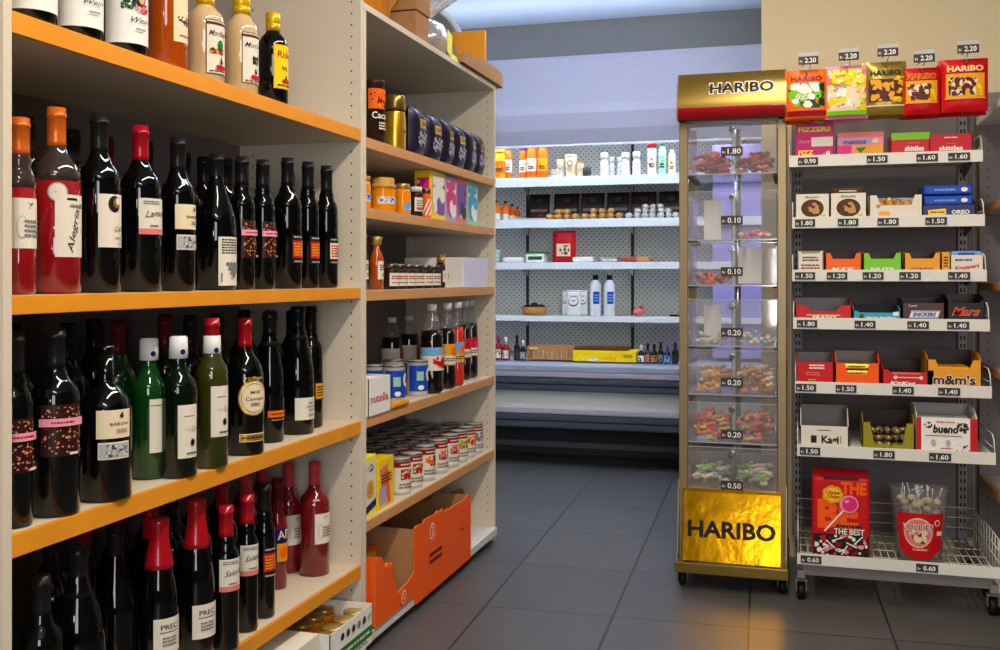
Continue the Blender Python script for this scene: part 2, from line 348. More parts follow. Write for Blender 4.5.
shelving('wooden_shelving', 'drilled side shelving in shade-grey at the far right edge with brown wooden shelf ends', .75, .40, 1.70, [(1.30, .025), (1.035, .025), (.755, .025), (.36, .025)], 'wood_edge_pale', (.615, 3.93, 0), -90, sides=(1, 0), topboard=False, pm='melamine_grey_and_shade')  # cream side panel, its shade put into the grey colour
t = bpy.data.objects['wooden_shelving']
MB().box(.018, .75, -.01, .39, 1.585, 1.61, 'metal_white', .002).build('top_shelf', t)

# ------------------------------------------------------------------ bottles
def prof(style, R, H, rn):
    if style == 'bordeaux': p = [(R * .86, 0), (R, .004), (R, .60), (R * .985, .64), (R * .88, .685), (R * .66, .72), (rn * 1.35, .755), (rn * 1.08, .79), (rn, .83), (rn * .96, .955)]
    elif style == 'burgundy': p = [(R * .86, 0), (R, .004), (R, .46), (R * .97, .52), (R * .84, .60), (R * .64, .68), (rn * 1.4, .755), (rn * 1.1, .81), (rn, .86), (rn * .96, .955)]
    elif style == 'champagne': p = [(R * .86, 0), (R, .004), (R, .42), (R * .97, .50), (R * .86, .60), (R * .66, .70), (rn * 1.45, .78), (rn * 1.15, .84), (rn, .88), (rn * .98, .96)]
    elif style == 'liqueur': p = [(R * .88, 0), (R, .004), (R, .60), (R * .985, .65), (R * .9, .70), (R * .7, .745), (rn * 1.3, .775), (rn, .80), (rn, .90)]
    elif style == 'round': p = [(R * .88, 0), (R, .004), (R, .54), (R * .98, .58), (R * .86, .65), (R * .62, .71), (rn * 1.2, .75), (rn, .79), (rn, .95)]
    return [(0.0001, 0)] + [(r, z if z == .004 else z * H) for r, z in p] + [(0.0001, p[-1][1] * H)]
def cap(mb, style, H, rn, m):
    r = rn * 1.06
    if style == 'long': mb.lathe([(r * 1.06, .79 * H), (r, .82 * H), (r, .945 * H), (r * 1.08, .948 * H), (r * 1.08, .965 * H), (r, .968 * H), (r * .98, H), (.0001, H)], m, 18)
    elif style == 'short': mb.lathe([(r * .98, .95 * H), (r, H), (.0001, H)], m, 18)
    elif style == 'bigfoil': mb.lathe([(r * 1.86, .70 * H), (r * 1.74, .73 * H), (r * 1.52, .79 * H), (r * 1.28, .86 * H), (r * 1.22, .92 * H), (r * 1.3, .97 * H), (r * 1.3, H), (.0001, H)], m, 20, rib=lambda a, z: 1 + .012 * math.sin(a * 7))
    elif style == 'foil': mb.lathe([(r * 1.75, .735 * H), (r * 1.35, .78 * H), (r * 1.08, .84 * H), (r * 1.05, .93 * H), (r * 1.25, .94 * H), (r * 1.25, .97 * H), (r * 1.1, H), (.0001, H)], m, 18)
    elif style == 'screw': mb.lathe([(r * 1.12, .80 * H), (r * 1.12, .87 * H), (r * 1.05, .875 * H), (r * 1.12, .88 * H), (r * 1.12, .995 * H), (r, H), (.0001, H)], m, 24, rib=lambda a, z: 1 + .015 * math.sin(a * 24))
    elif style == 'tall': mb.lathe([(r * 1.2, .765 * H), (r * 1.2, .80 * H), (r * 1.12, .806 * H), (r * 1.22, .812 * H), (r * 1.22, .955 * H), (r * 1.1, .96 * H), (r * 1.18, .965 * H), (r * 1.16, H), (.0001, H)], m, 24)
def bottle(label, loc, R, H, style='bordeaux', glass='glass_black', capm='cap_black', caps='long', decos=(), rot=90, group=None, name='wine_bottle', cat='wine bottle', rn=.0145, neck=None, wine=None):
    t = thing(name, label, cat, loc, rot, group)
    pr = prof(style, R, H, rn); mb = MB()
    if wine:           # lighter empty glass above the wine line
        k = [i for i, (r, z) in enumerate(pr) if z >= .60 * H][0]
        mb.lathe(pr[:k + 1], glass, 28); mb.lathe([(pr[k][0], pr[k][1])] + pr[k + 1:], wine, 28)
    else: mb.lathe(pr, glass, 28)
    mb.build('glass_body', t)
    c = MB(); cap(c, caps, H, rn, capm)
    if neck: neck(c, rn, H)
    c.build('bottle_cap' if caps in ('screw', 'tall') else 'capsule', t)
    for d, z in decos: MB().deco(d, cyl(R + .0003, z)).build('paper_label', t)
    return t
def onshelf(x0, x1, ytop, zb, back=.014, H=None, ybot=None):
    c = (x0 + x1) / 2; R = .038
    for _ in range(4):
        if ybot is None: p = P(c, X=XF - back - R); X, Yv, d = p[0], p[1], p[3]
        else:
            p = P(c, ybot, Z=zb); dx, dy, _z = ray(c, HY); n = math.hypot(dx, dy); X, Yv = p[0] + dx / n * R, p[1] + dy / n * R; d = p[3] + R
        R = (x1 - x0) / 2 * d / F * .985
    h = H or EYE + (HY - ytop) * d / F - zb
    return X, Yv, R, h

# label drawings (u, v in metres)
def L_altar():  # tall white label with brush script
    d = Deco(); d.rect(0, 0, .058, .105, 'off_white').rect(.0, .045, .02, .004, 'ink').text('Alegria', .002, -.008, .012, 'ink', .075, rot=78, shear=.3, fat=0).scrawl(.01, .034, .03, .008, 'grey', 1).ell(.018, .034, .0045, .004, 'grey'); return d
def L_medal():
    d = Deco(); d.ell(0, 0, .016, .016, 'light_grey').ell(0, 0, .0135, .0135, 'off_white').blobs(0, 0, .012, .012, ['amber'], 8); return d
def L_calla():
    d = Deco(); d.rect(0, 0, .056, .095, 'off_white').ell(.002, .03, .013, .015, 'ink').ell(.006, .033, .008, .0095, 'gold_foil').ell(.009, .035, .0055, .006, 'off_white').text('Calla', .012, -.014, .009, 'ink', .022, shear=.3, fat=0).scrawl(.012, -.03, .022, .004, 'grey', 1).scrawl(.014, -.041, .014, .003, 'grey', 1); return d
def L_lamus(txt='Lamus'):
    d = Deco(); d.rect(0, 0, .064, .068, 'off_white').rect(0, -.029, .064, .011, 'salmon').scrawl(-.006, .026, .035, .008, 'grey', 2, 3).text(txt, .002, .006, .012, 'ink', .046, rot=6, shear=.5, fat=0).scrawl(-.002, -.018, .02, .004, 'ink', 1, 5); return d
def L_baron():
    d = Deco(); d.rect(0, 0, .064, .050, 'cream').text('BARON', .008, .000, .0055, 'ink', .034).ell(.012, .014, .004, .004, 'dark_grey').ell(.012, .018, .002, .003, 'dark_grey').scrawl(.012, -.012, .02, .008, 'grey', 2, 8); return d
def L_baron2():
    d = Deco(); d.rect(0, 0, .058, .030, 'off_white').rect(0, 0, .054, .025, 'light_grey').blobs(.004, 0, .04, .022, ['grey', 'off_white', 'dark_grey'], 16, (.1, .3), 4); return d
def L_grape():
    d = Deco(); d.rect(0, 0, .060, .105, 'off_white').scrawl(0, .032, .046, .034, 'ink', 6, 11)
    for r in range(4):
        for k in range(4 - r): d.ell(.004 + (k - (3 - r) / 2) * .009, -.006 - r * .008, .0046, .0046, 'grey', 8)
    d.rect(-.024, -.035, .003, .02, 'grey'); return d
def L_paisley(w=.050):
    d = Deco(); d.rect(0, 0, w, .085, 'dark_brown').blobs(0, .024, w - .004, .03, ['salmon', 'maroon', 'biscuit'], 20, (.08, .2), 5).blobs(0, -.018, w - .004, .044, ['salmon', 'maroon', 'biscuit'], 26, (.06, .14), 6)
    d.rect(0, .014, w, .013, 'light_pink').scrawl(0, .014, .034, .005, 'deep_red', 1, 4).rect(.016, -.038, .014, .004, 'off_white'); return d
def L_redsq(c='red'):
    d = Deco(); d.rect(0, 0, .040, .070, 'ink').scrawl(0, .030, .03, .006, 'light_grey', 1, 2).rect(0, 0, .036, .042, c)
    d.scrawl(0, 0, .03, .034, 'amber' if c == 'red' else 'red', 5, 6).blobs(0, 0, .03, .034, ['salmon', 'navy' if c != 'red' else 'deep_red'], 8, (.1, .2), 2).scrawl(0, -.030, .03, .006, 'light_grey', 1, 3); return d
def L_green():
    d = Deco(); d.rect(0, 0, .034, .105, 'off_white').rect(0, .04, .03, .002, 'grey'); return d
def L_seal():
    d = Deco(); d.rect(0, 0, .044, .105, 'off_white').scrawl(.002, .03, .024, .004, 'grey', 1).blobs(.002, .005, .036, .012, ['light_grey', 'skin_tone'], 10, (.2, .5), 3).ell(.008, -.022, .005, .007, 'ink').scrawl(.006, -.043, .022, .006, 'ink', 1, 9); return d
def L_gold():
    d = Deco(); d.ell(0, .034, .016, .014, 'gold_foil').blobs(0, .040, .044, .014, ['cream', 'gold_foil'], 14, (.2, .5), 2).ell(0, 0, .036, .040, 'gold_foil').ell(0, 0, .033, .037, 'cream').ell(0, 0, .029, .033, 'gold_foil').ell(0, 0, .027, .031, 'cream').text('MASI', .002, .013, .007, 'ink', .022).text('Canneto', .002, -.001, .009, 'ink', .042, fat=0).scrawl(.002, -.014, .02, .008, 'brown', 2, 3); return d
def L_gold2():
    d = Deco(); d.rect(0, 0, .066, .018, 'cream').rect(0, 0, .062, .014, 'gold_foil').scrawl(0, 0, .055, .007, 'brown', 1, 5); return d
def L_orange():
    d = Deco(); d.rect(0, .006, .054, .016, 'orange').scrawl(.002, .006, .04, .006, 'brown', 1, 5).scrawl(.002, -.008, .04, .004, 'amber', 1, 6); return d
def L_words():
    d = Deco(); d.rect(0, 0, .070, .056, 'off_white').text('NERO', .010, .014, .0055, 'ink', .018).text('NON SO', .010, .005, .0055, 'ink', .030).text('BERE', .012, -.004, .0055, 'ink', .02).scrawl(.01, -.016, .02, .008, 'grey', 2, 4); return d
def L_black_yellow():
    d = Deco(); d.rect(0, 0, .05, .05, 'ink').rect(.006, 0, .03, .040, 'amber').scrawl(.006, 0, .024, .03, 'ink', 4, 2); return d
def L_rose():
    d = Deco(); d.rect(0, 0, .058, .080, 'off_white').blobs(.002, .028, .016, .01, ['grey'], 6, (.3, .7), 8).ell(-.012, -.006, .008, .018, 'light_grey').ell(-.012, -.006, .0068, .0165, 'off_white').scrawl(.006, -.008, .03, .03, 'grey', 4, 3); return d
def L_prec():
    d = Deco(); d.rect(0, 0, .064, .070, 'off_white').text('PREC', 0, .018, .010, 'ink', .036).rect(0, .008, .04, .0015, 'ink').scrawl(0, -.01, .03, .02, 'grey', 3, 2); return d
def L_aperol():
    d = Deco(); d.rect(0, 0, .056, .085, 'navy').rect(0, -.018, .036, .046, 'amber').ell(0, -.018, .01, .016, 'orange').text('AP', 0, .028, .022, 'cream', .034, rot=4); return d
def L_beauty(k=0):
    d = Deco(); d.rect(0, -.004, .125, .105, 'white').ell(0, .046, .0625, .012, 'white').blobs(-.004, .022, .05, .034, ['dark_grey', 'green', 'dark_green'], 14, (.15, .45), 7 + k).ell(.008, .028, .010, .013, 'dark_grey').ell(.009, .027, .006, .009, 'skin_tone').blobs(.008, .010, .034, .016, ['red', 'salmon'], 7, (.4, .9), 3)
    d.text('Wein', .006, -.012, .010, 'ink', .036, shear=.5, fat=0).scrawl(.006, -.030, .02, .006, 'grey', 1, 4); return d
def L_parch():
    d = Deco(); d.rect(0, 0, .052, .15, 'cream').ell(-.006, .018, .003, .003, 'brown').blobs(.003, -.032, .04, .018, ['grey', 'brown'], 16, (.2, .5), 3).scrawl(.002, -.062, .03, .004, 'brown', 1, 3); return d
def L_marille(txt, g):
    d = Deco(); d.rect(0, 0, .058, .115, 'brown').rect(0, 0, .054, .111, 'off_white').rect(0, .05, .054, .006, 'brown').text(txt, 0, .030, .012, 'brown', .046, shear=.4, fat=.002)
    if g: d.ell(.004, .004, .008, .012, 'green').blobs(-.004, -.008, .034, .012, ['red', 'amber', 'brown'], 8, (.4, .9), 5)
    else: d.blobs(.006, -.004, .02, .02, ['grey', 'ink'], 9, (.3, .7), 5)
    d.poly([(.004, -.018), (.010, -.034), (.002, -.034)], 'ink').rect(.006, -.042, .028, .009, 'red').scrawl(.0, -.051, .045, .005, 'brown', 1, 2); return d
def L_ruede():
    d = Deco(); d.rect(0, 0, .054, .105, 'amber').rect(0, 0, .050, .101, 'yellow').text('Ride', .002, .030, .016, 'deep_red', .040, shear=.1).blobs(.002, -.004, .02, .01, ['brown'], 8, (.4, .9), 5).poly([(.006, -.018), (.011, -.030), (.001, -.030)], 'ink').rect(.006, -.034, .024, .008, 'red').scrawl(.002, -.044, .04, .006, 'navy', 1, 2); return d

# --- top shelf of the wine unit
ZA, ZB, ZD, ZE = 1.463, 1.024, .655, .256
pos = lambda x0, x1, yt, z, **k: onshelf(x0, x1, yt, z, **k)
X, Y, R, H = pos(104, 147, 10, ZA, H=.31)
b = bottle('big dark bottle with round-topped white label of red fruit, left of the amber bottle', (X, Y, ZA), R, .31, 'round', decos=[(L_beauty(), .078)], rot=66)
for px, lb in ((79, 'big dark bottle with white fruit label, between two alike on top wine shelf'), (31, 'big dark bottle with white label, nearest the left stile on top wine shelf')):
    p = P(px, X=X); dup(b, (p[0], p[1], ZA), 66 if px > 50 else 62, lb)
X, Y, R, H = pos(147, 187, 0, ZA, H=.30)
bottle('amber glass liqueur bottle with a long torn-edge parchment label', (X, Y, ZA), R, .30, 'liqueur', 'amber_glass', 'cap_black', 'screw', [(L_parch(), .13)], name='liqueur_bottle', cat='liqueur bottle', rn=.017)
X, Y, R, H = pos(186, 224, -14, ZA)
bottle('cream liqueur bottle with yellow cap and white label showing a green fruit', (X, Y, ZA), R, H, 'liqueur', 'cream_liqueur', 'cap_yellow', 'screw', [(L_marille('Marillen', 1), H * .35)], rot=76, name='liqueur_bottle', cat='liqueur bottle', rn=.017)
X, Y, R, H = pos(225, 258, -5, ZA)
bottle('cream liqueur bottle with yellow cap and plain white label, beside the dark yellow-labelled one', (X, Y, ZA), R, H, 'liqueur', 'cream_liqueur', 'cap_yellow', 'screw', [(L_marille('Mocca', 0), H * .35)], rot=76, name='liqueur_bottle', cat='liqueur bottle', rn=.017)
X, Y, R, H = pos(258, 288, 13, ZA)
bottle('short dark liqueur bottle with yellow cap and yellow label, last on the top wine shelf', (X, Y, ZA), R, H, 'liqueur', 'glass_black', 'cap_yellow', 'screw', [(L_ruede(), H * .40)], rot=74, name='liqueur_bottle', cat='liqueur bottle', rn=.0145)
for px, lb in ((205, 'cream liqueur bottle in second row behind the green-fruit label bottle'), (168, 'amber liqueur bottle in second row of the top wine shelf')):
    src = [o for o in bpy.data.objects if o.name.startswith('liqueur_bottle') and ('green fruit' if px == 205 else 'parchment') in o['label']][0]
    q = dup(src, (src.location.x - .10, src.location.y, ZA), 90, lb)

# --- second shelf
ZB = 1.024
rose_neck = None
def put(lst, z):
    out = []
    for x0, x1, yt, lb, kw in lst:
        kw = dict(kw); H = kw.pop('H', None); ybot = kw.pop('ybot', None); back = kw.pop('back', .014)
        X, Y, R, h = onshelf(x0, x1, yt, z, back, H, ybot)
        kw.setdefault('rot', {ZB: 78, ZD: 66, ZE: 68}[z]); dz = kw.pop('decos', []); out.append(bottle(lb, (X, Y, z), R, h, decos=[(d, f * h) for d, f in dz], **kw))
    return out
row2 = put([
    (4, 35, 118, 'rosé bottle with orange capsule half hidden by the left stile on the second shelf', dict(glass='rose_bright', wine='smoke_glass', capm='cap_orange', decos=[(L_rose(), .40)])),
    (33, 80, 108, 'rosé bottle with bright orange capsule, silver medal and script label on the second shelf', dict(glass='rose_bright', wine='smoke_glass', capm='cap_orange', decos=[(L_altar(), .36)])),
    (79, 120, 115, 'dark wine bottle with black capsule and white label with a black crescent', dict(decos=[(L_calla(), .40)])),
    (120, 161, 126, 'dark wine bottle with a bright red capsule and white script label on the second shelf', dict(capm='cap_red', decos=[(L_lamus(), .45)])),
    (161, 195, 138, 'dark wine bottle with black capsule and two cream labels on the second shelf', dict(decos=[(L_baron(), .48), (L_baron2(), .315)])),
    (197, 236, 154, 'sloping-shouldered dark wine bottle with a tall cream label and drawn grapes', dict(style='burgundy', decos=[(L_grape(), .21)])),
    (229, 255, 157, 'slim dark bottle with patterned pink label, left of its twin on the second shelf', dict(decos=[(L_paisley(), .38)])),
    (251, 275, 160, 'slim dark bottle with patterned pink label, right of its twin on the second shelf', dict(decos=[(L_paisley(), .38)])),
    (273, 302, 158, 'dark bottle with small red square label, left of the last three on the second shelf', dict(decos=[(L_redsq(), .30)])),
    (297, 319, 162, 'dark bottle with small red square label, middle of the last three on the second shelf', dict(decos=[(L_redsq(), .30)])),
    (315, 338, 166, 'dark bottle with cream and red square label, last at the right of the second shelf', dict(decos=[(L_redsq('cream'), .30)])),
], ZB)
MB().deco(L_medal(), cyl(.0393, .17, -.62)).build('silver_medal', row2[1])
# --- third shelf
ZD = .655
def white_collar(c, rn, H, a=.84, b=.99):
    c.lathe([(rn * 1.02, a * H), (rn * 1.30, (a + .004) * H), (rn * 1.22, b * H), (rn * 1.0, (b + .004) * H)], 'cap_white', 18)
    c.deco(Deco().ell(0, 0, .0055, .0055, 'navy'), cyl(rn * 1.30, (a + .05) * H, -.1))
def low_collar(c, rn, H): white_collar(c, rn, H, .735, .88)
row3 = put([
    (-4, 32, 332, 'dark bottle with patterned pink label cut by the left stile on the third shelf', dict(decos=[(L_paisley(), .42)])),
    (32, 79, 328, 'dark wine bottle with a patterned brown and pink label standing forward on the third shelf', dict(ybot=518, rot=56, decos=[(L_paisley(.070), .46)])),
    (80, 131, 345, 'stout dark wine bottle with two cream labels and bare cork top on the third shelf', dict(ybot=503, rot=58, decos=[(L_baron(), .50), (L_baron2(), .33)], style='round', capm='glass_black', caps='short')),
    (132, 166, 338, 'bright green wine bottle with white collar behind the front row of the third shelf', dict(ybot=480, glass='glass_green', capm='cap_white', caps='short', neck=white_collar, decos=[(L_green(), .38)])),
    (160, 197, 336, 'dark green wine bottle with white collar and narrow white label', dict(ybot=479, glass='glass_dark_green', capm='cap_white', caps='short', neck=white_collar, decos=[(L_seal(), .33)])),
    (196, 228, 318, 'olive green wine bottle with red capsule above a white collar', dict(ybot=469, glass='glass_olive', capm='cap_red', neck=low_collar, decos=[(L_seal(), .38)])),
    (226, 264, 318, 'dark wine bottle with red capsule and ornate round gold label', dict(ybot=456, rot=58, style='round', capm='cap_red', decos=[(L_gold(), .42), (L_gold2(), .13)])),
    (256, 284, 312, 'dark sparkling wine bottle with a small orange band label', dict(ybot=443, style='champagne', caps='foil', decos=[(L_orange(), .20)])),
    (282, 314, 306, 'sloping dark sparkling wine bottle with a wide white label of printed words', dict(ybot=435, style='champagne', caps='foil', decos=[(L_words(), .20)])),
    (299, 323, 306, 'dark wine bottle with a small yellow label at the far right of the third shelf', dict(ybot=428, decos=[(L_black_yellow(), .30)])),
], ZD)
# --- fourth shelf
ZE = .256
row4 = put([
    (20, 62, 545, 'plain dark bottle at the left of the lowest wine shelf', dict(H=.30)),
    (52, 105, 540, 'dark sparkling bottle with black foil neck, left on the lowest wine shelf', dict(H=.32, style='champagne', caps='foil')),
    (93, 138, 545, 'dark sloping bottle between the black-foil one and the red-capped cream label one', dict(H=.31, style='burgundy', ybot=695)),
    (140, 178, 512, 'dark wine bottle with red capsule and small cream label low on its front', dict(H=.32, style='champagne', caps='bigfoil', capm='cap_red', decos=[(L_prec(), .30)])),
    (178, 215, 513, 'sparkling wine bottle with large red foil neck and white label', dict(style='champagne', caps='bigfoil', capm='cap_red', H=.33, decos=[(L_prec(), .25)])),
    (213, 239, 494, 'dark wine bottle with red capsule and red-striped white label, nearer of the pair', dict(H=.305, ybot=652, capm='cap_red', decos=[(L_lamus('Salento'), .53)])),
    (236, 258, 487, 'dark wine bottle with red capsule and red-striped white label, farther of the pair', dict(H=.305, ybot=633, capm='cap_red', decos=[(L_lamus('Salento'), .53)])),
    (254, 275, 476, 'dark wine bottle with black capsule and a sliver of red label', dict(H=.31, ybot=619, decos=[(L_redsq(), .42)])),
    (268, 287, 472, 'red aperitif bottle with a blue and yellow label on the lowest wine shelf', dict(H=.28, ybot=590, glass='rose_wine', style='round', capm='cap_maroon', decos=[(L_aperol(), .40)], name='aperitif_bottle', cat='aperitif bottle')),
    (276, 301, 463, 'rosé bottle with pink capsule and white label, left and behind its twin', dict(H=.29, ybot=574, glass='rose_wine', capm='cap_rose', decos=[(L_rose(), .40)])),
    (299, 330, 458, 'rosé bottle with pink capsule, round seal and white label, last on the lowest wine shelf', dict(H=.30, ybot=577, glass='rose_wine', capm='cap_rose', decos=[(L_rose(), .42)])),
], ZE)
MB().deco(L_medal(), cyl(.037, .19, -.6)).build('round_seal', row4[-1])
# --- bottles standing behind the front rows
def plain(capm, glass='glass_black', loc=(0, 0, 0), lb=''): return bottle(lb, loc, .0365, .305, glass=glass, capm=capm)
protos = {}; placed = []
def behind(px, z, X, capm, lb, h=1.0, glass='glass_black'):
    p = P(px, X=X); k = (capm, glass)
    if k not in protos: o = protos[k] = plain(capm, glass, (X, p[1], z), lb)
    else: o = dup(protos[k], (X, p[1], z), 90, lb)
    o.scale = (1, 1, h); return o
for lst, z, shelf in ((
    [(26, 'cap_brown', 'glass_black'), (72, 'cap_black', 'glass_black'), (106, 'cap_maroon', 'glass_black'), (146, 'cap_black', 'glass_black'), (184, 'cap_black', 'glass_black'), (204, 'cap_black', 'glass_black'), (226, 'cap_black', 'glass_black'), (240, 'cap_black', 'glass_black'), (262, 'cap_black', 'glass_black'), (289, 'cap_black', 'glass_black'), (309, 'cap_black', 'glass_black')], ZB, 'second'),
    ([(14, 'cap_black', 'glass_black'), (33, 'cap_black', 'glass_black'), (68, 'cap_black', 'glass_black'), (94, 'cap_black', 'glass_black'), (118, 'cap_maroon', 'glass_green'), (139, 'cap_maroon', 'glass_green'), (165, 'cap_maroon', 'glass_dark_green'), (190, 'cap_black', 'glass_black'), (217, 'cap_black', 'glass_black'), (244, 'cap_black', 'glass_black'), (270, 'cap_black', 'glass_black'), (292, 'cap_black', 'glass_black')], ZD, 'third'),
    ([(52, 'cap_black', 'glass_black'), (84, 'cap_red', 'glass_black'), (118, 'cap_red', 'glass_black'), (150, 'cap_red', 'glass_black'), (172, 'cap_black', 'glass_black'), (196, 'cap_red', 'glass_black'), (222, 'cap_red', 'glass_black'), (246, 'cap_rose', 'rose_wine'), (262, 'cap_rose', 'rose_wine'), (283, 'cap_rose', 'rose_wine')], ZE, 'lowest')):
    words = {'cap_black': 'black', 'cap_brown': 'brown', 'cap_maroon': 'maroon', 'cap_red': 'red', 'cap_rose': 'pink'}
    gl = {'glass_black': 'dark', 'glass_green': 'green', 'glass_dark_green': 'dark green', 'rose_wine': 'rosé'}
    fronts = {'second': row2, 'third': row3, 'lowest': row4}[shelf]
    for i, (px, c, g) in enumerate(lst):
        for k, X in ((0, XF - .155), (1, XF - .245)):
            if shelf == 'second' and k == 1 and i % 2: continue
            p = P(px, X=X); Yn = p[1]
            if any(math.hypot(f.location.x - X, f.location.y - Yn) < .078 for f in fronts): X -= .022
            if X < XF - .33: continue
            near = min(fronts, key=lambda f: abs(f.location.y - Yn))
            nm = near['label'].split(' with ')[0].replace('dark wine ', '').replace('dark ', '')
            if Yn < Y1 + .06 or Yn > Y2 - .065: continue
            if any(math.hypot(q[0] - X, q[1] - Yn) < .076 and abs(q[2] - z) < .1 for q in placed): continue
            if any(math.hypot(f.location.x - X, f.location.y - Yn) < .078 for f in fronts): continue
            placed.append((X, Yn, z))
            behind(px, z, X, c, '%s bottle, %s capsule, %s row of %s wine shelf, %s from left' % (gl[g], words[c], 'second' if k == 0 else 'third', shelf, ['first', 'second', 'third', 'fourth', 'fifth', 'sixth', 'seventh', 'eighth', 'ninth', 'tenth', 'eleventh', 'twelfth'][i]), 1.0 + (.02 if i % 3 == 0 else 0), g)

# ------------------------------------------------------------------ open cartons (helper) and boxes
def open_box(name, label, cat, loc, rot, w, d, hf, hb, mo, mi=None, ears=0, dip=0, prints=None, group=None, th=.0025, side_print=None, slope=True):
    # front edge height hf (dipping by dip between ears of width ears), back height hb; local front is y=0
    t = thing(name, label, cat, loc, rot, group); mi = mi or mo; mb = MB()
    if ears: o = [(-w / 2, 0), (w / 2, 0), (w / 2, hf), (w / 2 - ears, hf), (w / 2 - ears * 1.5, hf - dip), (-w / 2 + ears * 1.5, hf - dip), (-w / 2 + ears, hf), (-w / 2, hf)]
    else: o = [(-w / 2, 0), (w / 2, 0), (w / 2, hf), (-w / 2, hf)]
    mb.prism(o, 0, th, 'y', mo)
    mb.box(-w / 2, w / 2, d - th, d, 0, hb, mi)
    s = [(0, 0), (d, 0), (d, hb), (d * .35, hb if slope else hf), (0, hf)]
    mb.prism(s, -w / 2, -w / 2 + th, 'x', mo if not side_print else mo); mb.prism(s, w / 2 - th, w / 2, 'x', mo)
    mb.box(-w / 2 + th, w / 2 - th, th, d - th, 0, th, mi)
    mb.build('carton', t)
    if prints: MB().deco(prints, plane((0, 0, 0))).build('printing', t)
    return t
def closed_box(name, label, cat, loc, rot, w, d, h, mo, prints=None, sp=None, tp=None, group=None, b=.002):
    t = thing(name, label, cat, loc, rot, group); MB().box(-w / 2, w / 2, 0, d, 0, h, mo, b).build('carton', t)
    if prints: MB().deco(prints, plane((0, 0, 0))).build('printing', t)
    if sp: MB().deco(sp, plane((-w / 2, d / 2, 0), (0, -1, 0))).build('side_printing', t)
    if tp: MB().deco(tp, plane((0, d / 2, h), (1, 0, 0), (0, 1, 0))).build('top_printing', t)
    return t
def leftbox(x0, x1, yt, zb, back=.02):      # box whose front face spans pixels x0..x1 on a left shelf
    X = XF - back; a, b_ = P(x0, X=X), P(x1, X=X); d = (a[3] + b_[3]) / 2
    return (X, (a[1] + b_[1]) / 2, zb), b_[1] - a[1], EYE + (HY - yt) * P((x0 + x1) / 2, X=X)[3] / F - zb

# base of the wine unit: two white cartons, the right one holding yellow-lidded jars
loc, wd, h = leftbox(296, 369, 610, .06)
t = open_box('display_carton', 'white open carton with green printing and rows of yellow-lidded jars on the bottom deck', 'carton', (XF + .05, 2.435, .061), 90, .26, .30, .105, .105, 'white', 'off_white', prints=Deco().rect(.02, .035, .22, .03, 'green').scrawl(.02, .035, .18, .012, 'off_white', 1, 2).scrawl(0, .015, .2, .012, 'grey', 2, 3))
d = Deco()
for k in range(6): d.ell(-.06 + k * .033, .078, .010, .010, ['dark_brown', 'brown', 'maroon', 'grey', 'dark_grey', 'light_grey'][k])
MB().deco(d, plane((0, -.0008, 0))).build('printing', t)
base = t.location
jar0 = None
def jar(name, label, cat, loc, R, H, body, lid, lab=None, rot=72, group=None, lidr=1.0, lidh=.16, cloth=False):
    t = thing(name, label, cat, loc, rot, group); hb = H * (1 - lidh)
    MB().lathe([(.0001, 0), (R * .9, 0), (R, .006), (R, hb * .8), (R * .96, hb * .9), (R * .84, hb)], body, 20).build('glass_jar', t)
    m = MB()
    if cloth: m.lathe([(R * 1.16, hb * .86), (R * 1.0, hb * .93), (R * .9, hb), (R * .9, H * .96), (R * .8, H), (.0001, H)], lid, 24, rib=lambda a, z: 1 + .05 * math.sin(a * 9))
    else: m.lathe([(R * .9 * lidr, hb), (R * .9 * lidr, H * .98), (R * .84 * lidr, H), (.0001, H)], lid, 24, rib=lambda a, z: 1 + .012 * math.sin(a * 20))
    m.build('jar_lid', t)
    if lab: MB().deco(lab, cyl(R + .0003, hb * .45)).build('paper_label', t)
    return t
n = 0
for i in range(4):
    for k in range(3):
        x, y = base.x - .045 - .085 * k, base.y - .088 + .0645 * i; lb = 'small jar with golden lid in the white green-printed carton'
        if n == 0: jar0 = jar('jar', lb, 'jar', (x, y, .0645), .030, .085, 'honey', 'lid_gold', group='jars in the white carton')
        else: dup(jar0, (x, y, .0645), 90, lb)
        n += 1
closed_box('shipping_carton', 'plain white carton on the bottom deck, under the lowest wine shelf', 'carton', (XF + .03, 2.145, .061), 90, .28, .28, .115, 'off_white')

# ------------------------------------------------------------------ grocery unit
Z5 = [1.446, 1.249, 1.016, .660, .368]
# shelf a
X, Y, R, H = onshelf(363, 385, 81, Z5[0], back=.02)
t = thing('cocoa_tin', 'tall brown cocoa tin with a fiery orange picture and white lettering', 'tin', (X, Y, Z5[0]), 66)
MB().lathe([(.0001, 0), (R, 0), (R, H * .93), (R * 1.02, H * .935), (R * 1.02, H * .985), (R * .97, H), (.0001, H)], 'dark_brown', 28).build('tin_body', t)
MB().deco(Deco().rect(0, .035, R * 2.6, .06, 'orange').blobs(0, .035, R * 2.2, .055, ['amber', 'deep_red', 'orange'], 14, (.2, .5), 3).text('Cacao', 0, -.014, .020, 'white', .060).scrawl(.005, -.045, .03, .025, 'cream', 3, 4), cyl(R + .0004, H * .52)).build('paper_label', t)
X, Y, R, H = onshelf(384, 406, 96, Z5[0], back=.02)
t = thing('coffee_jar', 'golden coffee jar with a gold lid beside the cocoa tin', 'jar', (X, Y, Z5[0]), 90)
MB().lathe([(.0001, 0), (R * .92, 0), (R, .008), (R, H * .60), (R * .93, H * .68), (R * .93, H * .75)], 'gold_foil', 28).build('jar_body', t)
MB().lathe([(R * .95, H * .75), (R * .98, H * .76), (R * .98, H * .98), (R * .9, H), (.0001, H)], 'gold_header', 28).build('jar_lid', t)
MB().lathe([(R * .99, H * .71), (R * .99, H * .745)], 'dark_brown', 28).build('lid_band', t)
